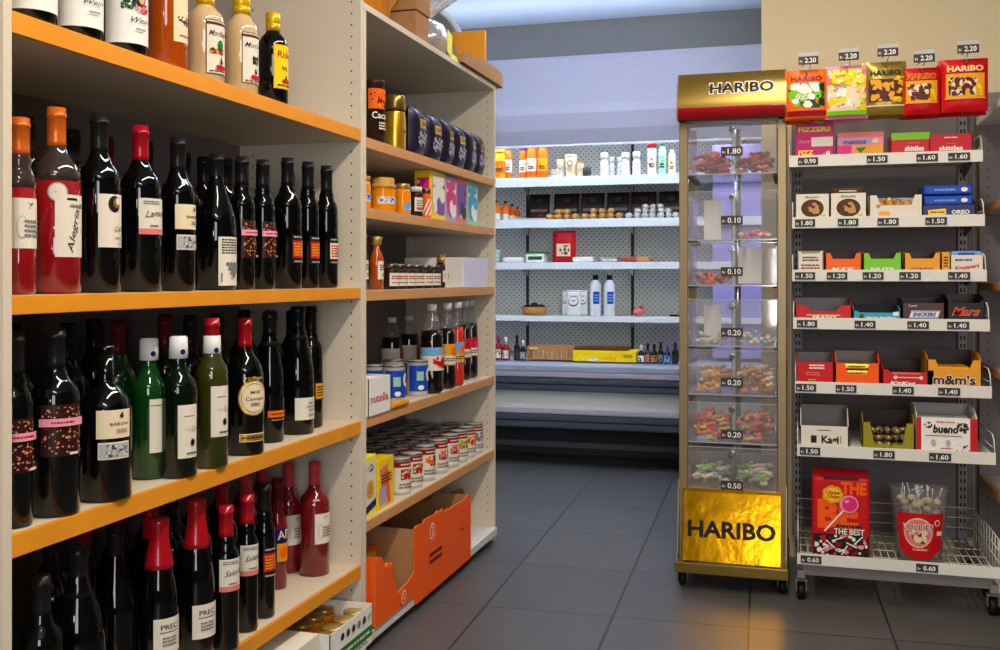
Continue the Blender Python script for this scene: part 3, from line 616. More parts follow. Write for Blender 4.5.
MB().deco(Deco().ell(0, 0, .012, .014, 'lid_gold').rect(0, 0, .02, .005, 'dark_brown'), cyl(R + .0005, H * .35)).build('paper_label', t)

def bulge(w_, h_, t_):
    def b(u, v):
        a = max(0, 1 - (2 * abs(u) / w_) ** 3.0); c = max(0, 1 - (2 * abs(v) / h_) ** 4.0)
        return t_ / 2 * (a ** .6) * (c ** .6)
    return b
def pillow(mb, w_, h_, t_, m, nx=12, ny=14, wob=0.0, seed=0, z0=0.0):
    rd = random.Random(seed); b = bulge(w_, h_, t_); ph = rd.uniform(0, 6)
    for s in (-1, 1):
        v = []
        for j in range(ny + 1):
            for i in range(nx + 1):
                u, q = w_ * (i / nx - .5), h_ * (j / ny - .5); k = wob * (math.sin(u * 160 + ph) * math.cos(q * 110 + ph)) * (1 if s < 0 else .6)
                zz = .0016 * math.sin(u * 400) if j in (0, ny) else 0
                v.append((u, s * (b(u, q) + max(0, k if b(u, q) > t_ * .15 else 0)) + zz * 0, h_ / 2 + q + z0))
        f = [(j * (nx + 1) + i, j * (nx + 1) + i + 1, (j + 1) * (nx + 1) + i + 1, (j + 1) * (nx + 1) + i) for j in range(ny) for i in range(nx)]
        mb.add(v, f if s < 0 else [a[::-1] for a in f], m, True)
    return b
def bag(name, label, cat, loc, rot, w_, h_, t_, m, deco=None, group=None, tilt=0, wob=.0012, seed=0, dl=None):
    t = thing(name, label, cat, loc, rot, group); mb = MB(); b = pillow(mb, w_, h_, t_, m, wob=wob, seed=seed); mb.build('wrapper', t)
    if deco: MB().deco(deco, lambda u, v, l: (u, -b(u, v) - wob - .0006 - E_ * l, h_ / 2 + v)).build('printing', t)
    if tilt: t.rotation_euler = (R_(tilt), 0, R_(rot))
    return t
def D_coffee():
    d = Deco(.01); d.rect(0, .028, .05, .03, 'gold_foil').text('CAFE', 0, .028, .012, 'navy', .04).blobs(0, -.022, .07, .05, ['purple', 'lavender', 'black', 'light_grey'], 12, (.15, .4), 5).poly([(-.03, .0), (0, -.018), (.03, 0), (.03, -.008), (0, -.026), (-.03, -.008)], 'light_grey'); return d
words = ['first', 'second', 'third', 'fourth', 'fifth', 'sixth']
c0 = None
for i, (x0, x1, yt) in enumerate(((405, 423, 112), (421, 439, 117), (436, 451, 119), (448, 462, 119), (459, 474, 121), (471, 486, 127))):
    loc, wd, h = leftbox(x0, x1, yt, Z5[0], .055); loc = (loc[0], min(loc[1], 3.82), loc[2])
    lb = 'dark blue shiny coffee bag with gold label, %s of six on the top grocery shelf' % words[i]
    if not c0: c0 = bag('coffee_bag', lb, 'coffee bag', loc, 90, .108, .165, .062, 'coffee_foil', D_coffee(), 'coffee bags on the top grocery shelf', wob=.002, seed=4)
    else: dup(c0, loc, 90 + (-6, 4, -3, 5, 0)[i - 1], lb)
    lbk = dup(c0, (loc[0] - .09, loc[1] - .004, loc[2]), 90, 'dark blue coffee bag in the second row behind the %s coffee bag' % words[i])
# shelf b
for x0, x1, yt, body, lid, lab, cl, lb in (
    (356, 371, 176, 'honey', 'lid_cloth', 'D', 0, 'honey jar half hidden behind the upright, left of the other honey jars'),
    (370, 396, 178, 'honey', 'lid_cloth', 'D', 1, 'squat honey jar with pale cloth-like lid and blue flower band'),
    (394, 411, 184, 'honey', 'lid_gold', 'E', 0, 'honey jar with dull gold lid and a small blue label'),
    (409, 423, 187, 'dark_brown', 'cap_white', 'F', 0, 'dark jam jar with white lid and white label beside the honey'),
    (421, 432, 189, 'orange', 'lid_steel', 'G', 0, 'orange striped jar beside the tall coloured cartons')):
    X, Y, R, H = onshelf(x0, x1, yt, Z5[1], back=.02)
    d = Deco()
    if lab == 'D': d.rect(0, -.004, R * 2.6, .022, 'off_white').blobs(0, -.004, R * 2.4, .02, ['sky', 'teal', 'blue'], 14, (.2, .5), 3)
    elif lab == 'E': d.rect(.0, -.012, R * 1.4, .024, 'sky').blobs(0, -.012, R * 1.2, .02, ['blue', 'white'], 6, (.2, .4), 3)
    elif lab == 'F': d.rect(0, .004, R * 2.2, .045, 'off_white').scrawl(0, .004, R * 1.6, .03, 'grey', 4, 3).rect(0, -.012, R * 1.6, .005, 'red')
    else:
        for k in range(4): d.rect(-.02 + k * .013, 0, .005, .06, 'white', rot=-25)
    jar('jar', lb, 'jar', (X, Y, Z5[1]), R, H, body, lid, d, cloth=bool(cl))
for x0, x1, yt, mo, lb, ms in ((431, 446, 172, 'yellow', 'tall yellow and pink carton standing beside the honey jars', ['pink', 'purple', 'white']), (445, 457, 177, 'lavender', 'tall lilac carton between the yellow and the orange-edged one', ['purple', 'white', 'pink']), (456, 467, 179, 'salmon', 'tall white and orange patterned carton on the honey shelf', ['white', 'dark_green', 'purple']), (467, 478, 182, 'mint', 'pale green tall carton, last on the honey shelf', ['green', 'white', 'teal'])):
    loc, wd, h = leftbox(x0, x1, yt, Z5[1], .02)
    closed_box('tea_carton', lb, 'carton', loc, 90, wd * .96, .06, min(h, .185), mo, Deco(.02).blobs(0, h * .5, wd * .8, h * .8, ms, 14, (.3, .7), 3), Deco(.02).rect(0, h * .5, .045, h * .7, ms[0]).blobs(0, h * .5, .04, h * .6, ms, 8, (.3, .6), 9))
# shelf c
def twist(mb, R, H):
    mb.lathe([(R * .5, H * .82), (R * .75, H * .86), (R * .62, H * .92), (R * .9, H * .97), (R * .3, H)], 'lid_gold', 14, rib=lambda a, z: 1 + .15 * math.sin(a * 5))
for x0, x1, yt, lb in ((352, 370, 234, 'small oil bottle with blue cap behind the upright on the jam shelf'), (370, 383, 236, 'slim oil bottle with gold twisted paper top and white label')):
    X, Y, R, H = onshelf(x0, x1, yt, Z5[2], back=.02); R = .021
    t = thing('oil_bottle', lb, 'bottle', (X, Y, Z5[2]), 90)
    MB().lathe([(.0001, 0), (R, .002), (R, H * .55), (R * .8, H * .66), (R * .45, H * .74), (R * .42, H * .86), (.0001, H * .86)], 'amber_glass' if x0 > 360 else 'glass_black', 20).build('glass_body', t)
    m = MB(); twist(m, R, H); m.build('bottle_cap', t)
    MB().deco(Deco().rect(0, 0, R * 2, H * .34, 'off_white').scrawl(0, H * .05, R * 1.4, H * .12, 'ink', 3, 3).ell(0, -H * .08, .006, .006, 'olive'), cyl(R + .0003, H * .36)).build('paper_label', t)
j0 = None
for k in range(6):
    px = (391, 399, 408, 416, 425, 433)[k]; p = P(px, X=XF - .045)
    lb = 'small dark jam jar with white label in the front row, %s from the oil bottles' % words[k]
    if not j0: j0 = jar('jam_jar', lb, 'jar', (p[0], p[1], Z5[2]), .027, .078, 'dark_brown', 'lid_steel', Deco().rect(0, 0, .056, .040, 'off_white').scrawl(0, .006, .042, .014, 'deep_red', 2, 2).scrawl(0, -.010, .04, .008, 'grey', 1, 5), group='jam jars with white labels')
    else: dup(j0, (p[0], p[1], Z5[2]), 72, lb)
    dup(j0, (p[0] - .065, p[1], Z5[2]), 90, 'small dark jam jar in the second row behind the %s front jam jar' % words[k])
X, Y, R, H = onshelf(435, 449, 255, Z5[2], back=.02)
t = jar('jam_jar', 'jam jar dressed with a gold ribbon beside the white boxes', 'jar', (X, Y, Z5[2]), R, H * .92, 'dark_brown', 'lid_gold', Deco().rect(0, 0, R * 1.6, .04, 'off_white').scrawl(0, 0, R * 1.2, .02, 'grey', 3, 3))
m = MB()
for s in (-1, 1): m.tube([(0, 0, H * .9), (s * .015, -.006, H * 1.03), (s * .024, -.004, H * .97), (0, 0, H * .9)], .003, 'lid_gold')
m.build('ribbon_bow', t)
loc, wd, h = leftbox(447, 466, 258, Z5[2]); closed_box('paper_box', 'cream box on the jam shelf beside the ribboned jar', 'box', loc, 90, wd, .16, h, 'off_white')
loc, wd, h = leftbox(464, 488, 258, Z5[2], .012); closed_box('paper_box', 'bluish white box at the far end of the jam shelf', 'box', loc, 90, wd, .10, h, 'lavender')
bpy.data.objects['paper_box.001'].children[0].data.materials[0] = M('box_lilac', (214, 210, 232))
# shelf d: box, cans, soda bottles
loc, wd, h = leftbox(367, 389, 377, Z5[3], .0)
open_box('display_carton', 'white open carton printed with red lettering on the soda shelf', 'carton', (XF + .005, loc[1], Z5[3]), 90, wd, .14, h, h, 'white', prints=Deco().text('n', -wd * .37, h * .45, .024, 'black', .013).text('utella', wd * .05, h * .45, .024, 'red', wd * .68))
n0 = jar('spread_jar', 'chocolate spread jar with white lid inside the white red-lettered carton', 'jar', (XF - .06, loc[1] - .035, Z5[3] + .003), .033, .10, 'chocolate', 'cap_white', group='spread jars in the carton')
dup(n0, (XF - .06, loc[1] + .04, Z5[3] + .003))
def soup_can(lb, loc, R, H, body, lab, name='food_can', group=None, lid='lid_steel', rim=None):
    t = thing(name, lb, 'can', loc, 68, group)
    MB().lathe([(.0001, 0), (R, 0), (R, .003), (R * .985, .005), (R * .985, H - .008), (R * 1.01, H - .006), (R * 1.01, H)], body, 24).build('can_body', t)
    MB().lathe([(R * 1.01, H - .012 if rim else H - .005), (R * 1.02, H), (R * .95, H + .0005), (R * .92, H - .004), (R * .6, H - .0035), (.0001, H - .003)], lid, 24).build('can_lid', t)
    if lab: MB().deco(lab, cyl(R * .985 + .0004, H * .5)).build('paper_label', t)
    return t
cl = lambda: Deco().rect(-.004, 0, .10, .085, 'blue').rect(-.014, .008, .024, .03, 'mint').ell(.022, .012, .014, .022, 'white').text('Si', .022, .014, .016, 'ink', .016, shear=.2).ell(-.012, -.030, .010, .008, 'white')
s0 = None
for x0, x1, yt, bk, lb in ((366, 384, 361, .10, 'blue and silver can behind the white red-lettered carton'), (385, 406, 359, .03, 'blue and silver can with white oval badge, left of two on the soda shelf'), (404, 428, 360, .02, 'blue and silver can with white oval badge, right of two on the soda shelf')):
    X, Y, R, H = onshelf(x0, x1, yt, Z5[3], back=bk); R = .036; Y += (-.012, -.012, .012)[(366, 385, 404).index(x0)]
    if not s0: s0 = soup_can(lb, (X, Y, Z5[3]), R, .115, 'light_grey', cl(), name='drink_can')
    else: dup(s0, (X, Y, Z5[3]), 60, lb)
    if bk < .025: dup(s0, (X - .085, Y, Z5[3]), 90, 'blue and silver can behind the %s white-badged front can' % ('left' if 'left' in lb else 'right'))
t = thing('biscuit_packet', 'flat golden packet lying at the front edge of the soda shelf', 'packet', (XF - .012, P(396, X=XF - .01)[1], Z5[3]), 90)
m = MB(); m.box(-.07, .07, -.02, .02, .001, .018, 'amber', .006).deco(Deco(.02).rect(0, .004, .05, .014, 'cream').scrawl(0, 0, .1, .01, 'brown', 1, 2), plane((0, 0, .018), (1, 0, 0), (0, 1, 0))); m.build('wrapper', t)
def soda(lb, loc, R, H, liquid, lab_, capm='cap_white'):
    t = thing('soda_bottle', lb, 'soda bottle', loc, 68)
    p = [(.0001, .004), (R * .6, 0), (R * .95, .006), (R, .02), (R, H * .24), (R * .94, H * .28), (R, H * .33), (R, H * .54), (R * .95, H * .57), (R * .98, H * .62), (R * .9, H * .70)]
    MB().lathe(p, liquid, 24, rib=lambda a, z: 1 + (.02 * math.sin(a * 5) if z < .05 * H else 0)).lathe([(R * .9, H * .70), (.0001, H * .70)], liquid, 24).build('drink', t)
    MB().lathe([(R * .905, H * .70), (R * .66, H * .80), (R * .42, H * .87), (.013, H * .90), (.013, H * .92), (.017, H * .925), (.013, H * .93), (.013, H * .95)], 'clear_plastic', 24).build('clear_neck', t)
    MB().lathe([(.0155, H * .925), (.0155, H * .99), (.014, H), (.0001, H)], capm, 24, rib=lambda a, z: 1 + .03 * math.sin(a * 16)).build('bottle_cap', t)
    MB().deco(lab_, cyl(R + .0006, H * .40)).build('paper_label', t)
    return t
lc = lambda a, b, c: Deco(.008).rect(0, 0, .16, .075, a).rect(0, -.018, .15, .03, b).ell(.004, .010, .016, .016, c).scrawl(.0, -.018, .08, .014, 'ink', 2, 3)
def L_cola(): return Deco(.008).rect(0, .02, .17, .03, 'sky').rect(0, -.018, .17, .05, 'off_white').blobs(0, .02, .06, .028, ['salmon', 'mint'], 6, (.3, .6), 2).blobs(0, -.016, .06, .04, ['orange', 'brown', 'red'], 10, (.3, .6), 3)
sodas = [(419, 445, 304, 'cola', L_cola(), 'cap_white', 'dark cola bottle with white cap and pale label, nearest of the front soda bottles'),
    (439, 456, 303, 'cola', lc('amber', 'off_white', 'orange'), 'cap_white', 'dark cola bottle with an orange and white label'),
    (451, 464, 302, 'soda_red', lc('sky', 'amber', 'orange'), 'cap_white', 'red-orange soda bottle between the dark cola bottles'),
    (459, 471, 301, 'cola', lc('red', 'off_white', 'red'), 'cap_white', 'cola bottle with red label left of the last soda bottle'),
    (465, 478, 300, 'cola', lc('red', 'off_white', 'pink'), 'cap_white', 'cola bottle with red and white label, last on the soda shelf')]
for i, (x0, x1, yt, lq, lab_, cp, lb) in enumerate(sodas):
    X, Y, R, H = onshelf(x0, x1, yt, Z5[3], back=.02, ybot=(394, 389, 386, 380, 378)[i]); o = soda(lb, (X, Y, Z5[3]), min(R, .0395), H, lq, lab_, cp)
for i, (px, Xo, lb) in enumerate(((392, .27, 'dark soda bottle at the back of the soda shelf, left of two'), (409, .28, 'dark soda bottle at the back of the soda shelf with red label, right of two'), (434, .16, 'cola bottle behind the nearest front soda bottle'), (452, .18, 'cola bottle behind the red-orange soda bottle'))):
    p = P(px, X=XF - Xo); p = (p[0], min(p[1], Y3 - .07)); soda(lb, (p[0], p[1], Z5[3]), .039, .245, 'cola', Deco(.01).rect(0, 0, .17, .07, 'off_white').rect(.03, 0, .06, .07, 'deep_red'), 'cap_white')
# shelf e: cartons and soup cans
loc, wd, h = leftbox(364, 376, 456, Z5[4], .012)
closed_box('biscuit_carton', 'white and yellow biscuit carton with a dark blue band, half behind the upright', 'carton', loc, 90, wd, .05, h, 'lemon', Deco(.02).rect(0, h * .55, wd * .9, h * .7, 'off_white').rect(.0, h * .16, wd, h * .12, 'navy', rot=12).ell(.0, h * .45, wd * .3, wd * .3, 'amber').ell(0, h * .45, wd * .18, wd * .18, 'biscuit').blobs(.0, h * .8, wd * .5, h * .12, ['navy'], 8, (.3, .7), 3))
loc, wd, h = leftbox(378, 394, 458, Z5[4], .02)
closed_box('biscuit_carton', 'yellow carton with orange stripes beside the soup cans', 'carton', loc, 90, wd, .10, h, 'yellow', Deco(.02).rect(-.01, h * .6, wd * .5, h * .5, 'salmon', rot=12).rect(.012, h * .4, wd * .2, h * .7, 'orange', rot=12).rect(-wd * .2, h * .25, wd * .4, h * .35, 'lavender').scrawl(0, h * .6, wd * .6, h * .2, 'brown', 3, 4), Deco(.02).rect(0, h * .5, .08, h * .8, 'lavender').scrawl(0, h * .4, .06, h * .4, 'purple', 4, 3))
def L_soup(k):
    d = Deco(.01).rect(0, 0, .125, .095, 'off_white').rect(0, .039, .125, .018, 'deep_red').scrawl(.0, .039, .05, .008, 'cream', 1, k)
    d.blobs(0, .008, .05, .034, [['orange', 'green', 'red'], ['brown', 'dark_green', 'orange'], ['red', 'deep_red', 'salmon'], ['green', 'orange', 'lime'], ['amber', 'orange', 'red'], ['lavender', 'purple', 'grey']][k], 9, (.3, .6), k + 2)
    return d.scrawl(0, -.028, .06, .02, 'grey', 2, k + 5)
pics = ['carrots', 'stewed meat', 'red tomatoes', 'green vegetables', 'orange peaches', 'lilac print']
cans = []
for k in range(6): cans.append(None)
for i, (x0, x1, yt, k) in enumerate(((393, 406, 459, 0), (404, 419, 452, 0), (418, 431, 446, 1), (431, 444, 438, 2), (443, 455, 433, 2), (453, 463, 430, 3), (461, 471, 427, 4), (469, 478, 424, 5))):
    X, Y, R, H = onshelf(x0, x1, yt, Z5[4], back=.018); Xf = XF - .055
    Yi = 2.80 + .128 * i + .02; R, H = .036, .115 if i else .11
    Yi = P((x0 + x1) / 2, X=Xf)[1]
    lb = 'tinned food with %s on a white label, %s from the yellow carton' % (pics[k], ['first', 'second', 'third', 'fourth', 'fifth', 'sixth', 'seventh', 'eighth'][i])
    R = .0365 if i in (1, 2, 3, 4) else .033
    if cans[k] is None: cans[k] = soup_can(lb, (Xf, Yi, Z5[4]), .036, H, 'light_grey', L_soup(k))
    else: dup(cans[k], (Xf, Yi, Z5[4]), 68, lb)
nn = 0
for r in range(1, 4):
    for i in range(9):
        Yi = 2.875 + i * .108 + .03 * (r % 2)
        if Yi > Y3 - .06: continue
        nn += 1
        dup(cans[(i + r) % 5], (XF - .055 - .083 * r, Yi, Z5[4]), 68, 'tinned food with steel lid in the %s row of cans, %s from the near end' % (['', 'second', 'third', 'back'][r], ['first', 'second', 'third', 'fourth', 'fifth', 'sixth', 'seventh', 'eighth', 'ninth'][i]), 'tinned food on the lower grocery shelf')

# ------------------------------------------------------------------ bottom deck of the grocery unit: torn orange carton
a, b_ = P(372, 560, X=XF - .01), P(465, 560, X=XF - .01)
t = thing('torn_carton', 'torn open bright orange carton with white round logo on the bottom deck', 'carton', (XF + .018, 3.03, .061), 90)
L0, L1, D1 = -.365, .507, .33
m = MB()
out = [(L0, 0), (-.058, 0), (-.05, -.03), (L1, -.03), (L1, .200), (L1 - .03, .206), (L1 - .08, .196), (.30, .200), (.27, .195), (.255, .205), (.22, .200), (.20, .216), (.17, .208), (.155, .220), (.13, .212), (.03, .218), (.02, .208), (-.04, .215), (-.058, .208), (-.062, .075), (-.11, .060), (-.16, .055), (-.20, .05), (-.24, .12), (-.27, .16), (-.29, .15), (-.32, .19), (L0, .195)]
m.prism(out, 0, .004, 'y', 'carton_orange'); m.prism([(x, z) for x, z in out], .004, .006, 'y', 'kraft'); m.build('front_panel', t)
MB().box(L0, L1, D1 - .004, D1, 0, .22, 'kraft').box(L1 - .004, L1, .006, D1 - .004, 0, .20, 'kraft').box(L0, L0 + .004, .006, D1 - .004, 0, .2, 'carton_orange').box(L0, L1, .006, D1, 0, .004, 'kraft').build('carton', t)
MB().prism([(.006, 0), (D1, 0), (D1, .215), (.006, .205)], -.058, -.054, 'x', 'kraft').build('divider', t)
MB().add([(.28, .08, .22), (.48, .10, .235), (.42, .26, .268), (.32, .25, .262)], [(0, 1, 2, 3)], 'kraft').add([(.28, .082, .217), (.48, .102, .232), (.42, .262, .265), (.32, .252, .259)], [(3, 2, 1, 0)], 'kraft').build('flap', t)
d = Deco().ell(.10, .165, .026, .026, 'white').ell(.10, .165, .022, .022, 'carton_orange').text('2', .10, .17, .022, 'white', .016).scrawl(.10, .153, .024, .006, 'white', 1, 2)
d.scrawl(.13, .080, .12, .045, 'maroon', 2, 4).scrawl(.40, .10, .03, .014, 'maroon', 1, 2).rect(.27, .045, .20, .003, 'salmon', rot=0)
d.ell(-.16, .028, .021, .021, 'white').ell(-.16, .028, .017, .017, 'carton_orange').text('2', -.16, .030, .017, 'white', .013)
MB().deco(d, plane((0, 0, 0))).build('printing', t)
rd = random.Random(3); s0 = None
for k in range(9):
    x, y, z = -.30 + .033 * k, .10 + .06 * (k % 3), .007 + .0405 * (k % 2)
    lp = (t.location.x - y, t.location.y + x, t.location.z + z)
    lb = 'small red and yellow snack packet inside the torn orange carton'
    if not s0: s0 = bag('snack_packet', lb, 'snack packet', lp, 50, .075, .10, .03, 'orange', Deco(.01).rect(0, .02, .06, .03, 'yellow').blobs(0, -.01, .06, .05, ['red', 'amber', 'white'], 10, (.2, .5), 4), 'snack packets in the orange carton', wob=.002)
    else: dup(s0, lp, rd.uniform(20, 110), lb)
loc, wd, h = leftbox(462, 480, 505, .061, .05)
t = bag('bread_bag', 'crinkled brown speckled bag at the far end of the bottom deck', 'bag', (loc[0] - .08, loc[1] + .03, .063), 90, .14, .15, .08, 'kraft', Deco(.01).blobs(0, 0, .12, .16, ['cream', 'dark_brown', 'brown'], 30, (.06, .2), 6), wob=.008, seed=3)

# ------------------------------------------------------------------ clutter on top of the grocery unit
ZT = 1.819
p0, p1 = P(366, X=XF - .03), P(408, X=XF - .03)
t = thing('straw_basket', 'orange straw basket on top of the grocery shelving', 'basket', (XF - .165, 2.86, ZT), 90)
m = MB(); m.lathe([(.0001, 0), (.10, 0), (.125, .02), (.145, .12), (.15, .125), (.14, .12), (.12, .02), (.0001, .012)], 'straw', 40, sx=1.05, rib=lambda a, z: 1 + .035 * math.sin(a * 20 + z * 90)); m.build('basket_body', t)
m = MB()
for k in range(46):
    a = rd.uniform(0, 6.28); r0 = rd.uniform(.02, .12); r1 = r0 + rd.uniform(.02, .07)
    m.tube([(r0 * math.cos(a), r0 * math.sin(a), .03), (r1 * math.cos(a), r1 * math.sin(a), .13), (r1 * 1.0 * math.cos(a + .2), r1 * 1.0 * math.sin(a + .2), rd.uniform(.08, .17))], .003, 'straw', 5)
t2 = m.build('straw_filling', t)
t = thing('cardboard_box', 'closed brown cardboard box on the shelving top beside the straw basket', 'cardboard box', (XF - .02, 3.14, ZT), 90)
MB().box(-.06, .06, 0, .20, 0, .095, 'kraft', .003).build('carton', t); MB().box(-.065, .065, -.004, .205, .097, .16, 'kraft', .003).box(-.06, .06, 0, .20, .094, .099, 'dark_brown').build('box_lid', t)
t = thing('gift_basket', 'cellophane wrapped gift on the shelving top with a bright yellow-green tag', 'gift basket', (XF - .125, 3.40, ZT), 90)
m = MB(); m.lathe([(.0001, 0), (.075, 0), (.095, .06), (.09, .06), (.07, .006), (.0001, .006)], 'kraft', 24); m.build('basket_body', t)
m = MB(); R0 = [(.085, .004), (.11, .06), (.085, .12), (.03, .155), (.09, .21), (.19, .30)]
m.lathe(R0[:4], 'cellophane', 30, rib=lambda a, z: 1 + .07 * math.sin(a * 9 + z * 40)); m.lathe(R0[3:], 'cellophane', 30, rib=lambda a, z: 1 + .22 * math.sin(a * 7 + 1))
m.v = m.v; m.build('cellophane_wrap', t)
MB().add([(-.05, -.118, .02), (-.012, -.122, .0), (.004, -.118, .085), (-.03, -.112, .10)], [(0, 1, 2, 3), (3, 2, 1, 0)], 'lemon').add([(-.012, -.122, .0), (.05, -.125, -.0), (.045, -.12, .018), (-.02, -.118, .02)], [(0, 1, 2, 3)], 'lemon').build('gift_tag', t)
t = thing('tin_tray', 'round dull grey metal tray standing on edge on the shelving top', 'tray', (XF - .17, 3.74, ZT + .003), 60)
m = MB(); m.lathe([(.0001, 0), (.115, 0), (.125, .008), (.155, .018), (.156, .021), (.122, .013), (.112, .004), (.0001, .004)], 'tin', 40)
m.v = [(x, -z * 1.0 + .10 * 0, y + .156) for x, y, z in m.v]; m.build('tray_disc', t); t.rotation_euler = (R_(-14), 0, R_(62))
t = thing('orange_box', 'flat orange box standing behind the grey tray on the shelving top', 'box', (XF - .06, 3.86, ZT), 0)
MB().box(-.10, .035, -.012, .012, 0, .21, 'wood_edge', .002).build('carton', t)
t = thing('cardboard_tray', 'long open brown cardboard tray overhanging the far end of the shelving top', 'cardboard tray', (XF + .012, 3.72, ZT), 90)
m = MB(); w2 = .255
m.prism([(-w2, .0), (w2, .0), (w2, .055), (w2 - .02, .062), (-.06, .066), (-.08, .045), (-.14, .040), (-.16, .060), (-w2, .035)], 0, .004, 'y', 'kraft')
m.box(-w2, w2, .046, .05, 0, .035, 'kraft').box(-w2, -w2 + .004, .004, .046, 0, .035, 'kraft').box(w2 - .004, w2, .004, .046, 0, .055, 'kraft').box(-w2, w2, 0, .05, 0, .004, 'kraft'); m.build('carton', t)
t.rotation_euler = (0, 0, R_(90))

# ------------------------------------------------------------------ refrigerated cabinet along the back wall
t = thing('refrigerated_cabinet', 'long white open refrigerated cabinet with lit shelves along the back wall', 'refrigerated cabinet', (0, 0, 0))
CX0, CX1, YF, YK = -2.85, -.145, 5.75, 6.27
MB().box(CX0, CX1, 6.12, 6.14, .5, 1.86, 'perforated_panel').build('perforated_back', t)
MB().box(CX0, CX1, 6.14, YK, .0, 2.30, 'cooler_white').box(CX0, CX1, 5.62, 6.14, 1.86, 1.90, 'cooler_white').build('cabinet_body', t)
# canopy: flat fascia turning down to a curved lower lip
o = [(5.60, 2.27), (5.62, 2.30), (6.14, 2.30), (6.14, 1.90), (5.68, 1.90), (5.64, 1.80), (5.61, 1.805), (5.585, 1.88), (5.575, 1.97), (5.585, 2.02)]
MB().prism(o, CX0, CX1, 'x', 'canopy').build('canopy', t)
MB().box(CX0 + .05, CX1 - .3, 5.69, 5.73, 1.865, 1.885, 'lamp_tube', .004).build('light_tube', t)
MB().box(CX0, CX1, 5.607, 5.64, 1.792, 1.803, 'cooler_white', .002).build('lip_strip', t)
for z, th in ((1.632, .052), (1.387, .046), (1.138, .038), (.828, .030)):
    s = MB().box(CX0 + .01, CX1 - .02, YF + .01, 6.115, z - .012, z, 'cooler_white').build('shelf', t)
    MB().box(CX0 + .01, CX1 - .02, YF, YF + .012, z - th, z + .002, 'cooler_white', .002).build('shelf_edge', s)
    for xb in (-1.60, -.95):
        MB().prism([(YF + .08, z - .012), (6.11, z - .012), (6.11, z - .075)], xb, xb + .004, 'x', 'cooler_white').build('shelf_bracket', s)
for xb in (-2.2, -1.603, -.95, -.30): MB().box(xb - .008, xb + .008, 6.108, 6.12, .5, 1.86, 'dark_grey').build('slotted_post', t)
MB().box(-.452, CX1, 5.78, 6.10, .605, 1.79, 'purple_glow_paint', .004).build('glow_column', t)  # added column, its purple paint stands in for a glow behind the stand
MB().prism([(5.50, .53), (5.47, .572), (6.14, .60), (6.14, .30), (5.53, .30)], CX0, CX1, 'x', 'steel_blue').build('tray_body', t)
def band(name, z0, z1, m, y, b=.008): MB().box(CX0, CX1, y - .03, y + .01, z0, z1, m, b).build(name, t)
band('tray_rail', .535, .572, 'steel_blue', 5.475); band('bumper', .505, .535, 'white' if 0 else 'canopy', 5.475, .006); band('bumper', .468, .500, 'bumper', 5.47); band('bumper', .430, .466, 'bumper', 5.475)
MB().box(CX0, CX1, 5.51, 5.56, .30, .44, 'cooler_white').build('front_panel', t)
band('bumper', .300, .325, 'canopy', 5.50, .006); band('bumper', .262, .298, 'bumper', 5.50); band('bumper', .222, .260, 'bumper', 5.505)
MB().box(CX0, CX1, 5.60, 6.14, .06, .30, 'kick').box(CX0, CX1, 5.66, 6.14, 0, .06, 'kick').box(CX0, CX1, 5.52, 5.60, .215, .235, 'kick').box(CX0, CX1, 5.59, 5.60, .10, .13, 'bumper').build('kick_plate', t)
area('cabinet_light', (-1.45, 5.72, 1.855), 2.4, .05, 12, (.86, .93, 1.0), (R_(-18), 0, 0))

ZS = [1.633, 1.388, 1.139, .829, .60]
def cool(x0, x1, yt, k, yd=.05):
    y = YF + yd; a = P(x0, Y=y); b = P(x1, Y=y); c = P((x0 + x1) / 2, yt, Y=y)
    return ((a[0] + b[0]) / 2, y, ZS[k] + .003), b[0] - a[0], c[2] - ZS[k] - .003
def vial(name, label, cat, loc, R, H, body, capm, lab=None, neck=.62, nr=.42, group=None, capr=None, ch=.12):
    R *= .88; t = thing(name, label, cat, loc, 0, group); rc = min(R, capr or R * nr * 1.1)
    MB().lathe([(.0001, 0), (R * .95, 0), (R, .004), (R, H * neck), (R * .9, H * (neck + .06)), (R * nr, H * (neck + .16)), (R * nr, H * .92), (.0001, H * .92)], body, 20).build('bottle_body', t)
    MB().lathe([(rc, H * (1 - ch)), (rc, H * .99), (rc * .9, H), (.0001, H)], capm, 18).build('bottle_cap', t)
    if lab: MB().deco(lab, cyl(R + .0006, H * neck * .5)).build('paper_label', t)
    return t
sl = lambda c, w_, h_, c2, k=1: Deco(.01).rect(0, 0, w_, h_, c).blobs(0, 0, w_ * .7, h_ * .7, [c2], 8, (.2, .5), k).scrawl(0, -h_ * .2, w_ * .5, h_ * .3, 'ink', 2, k)
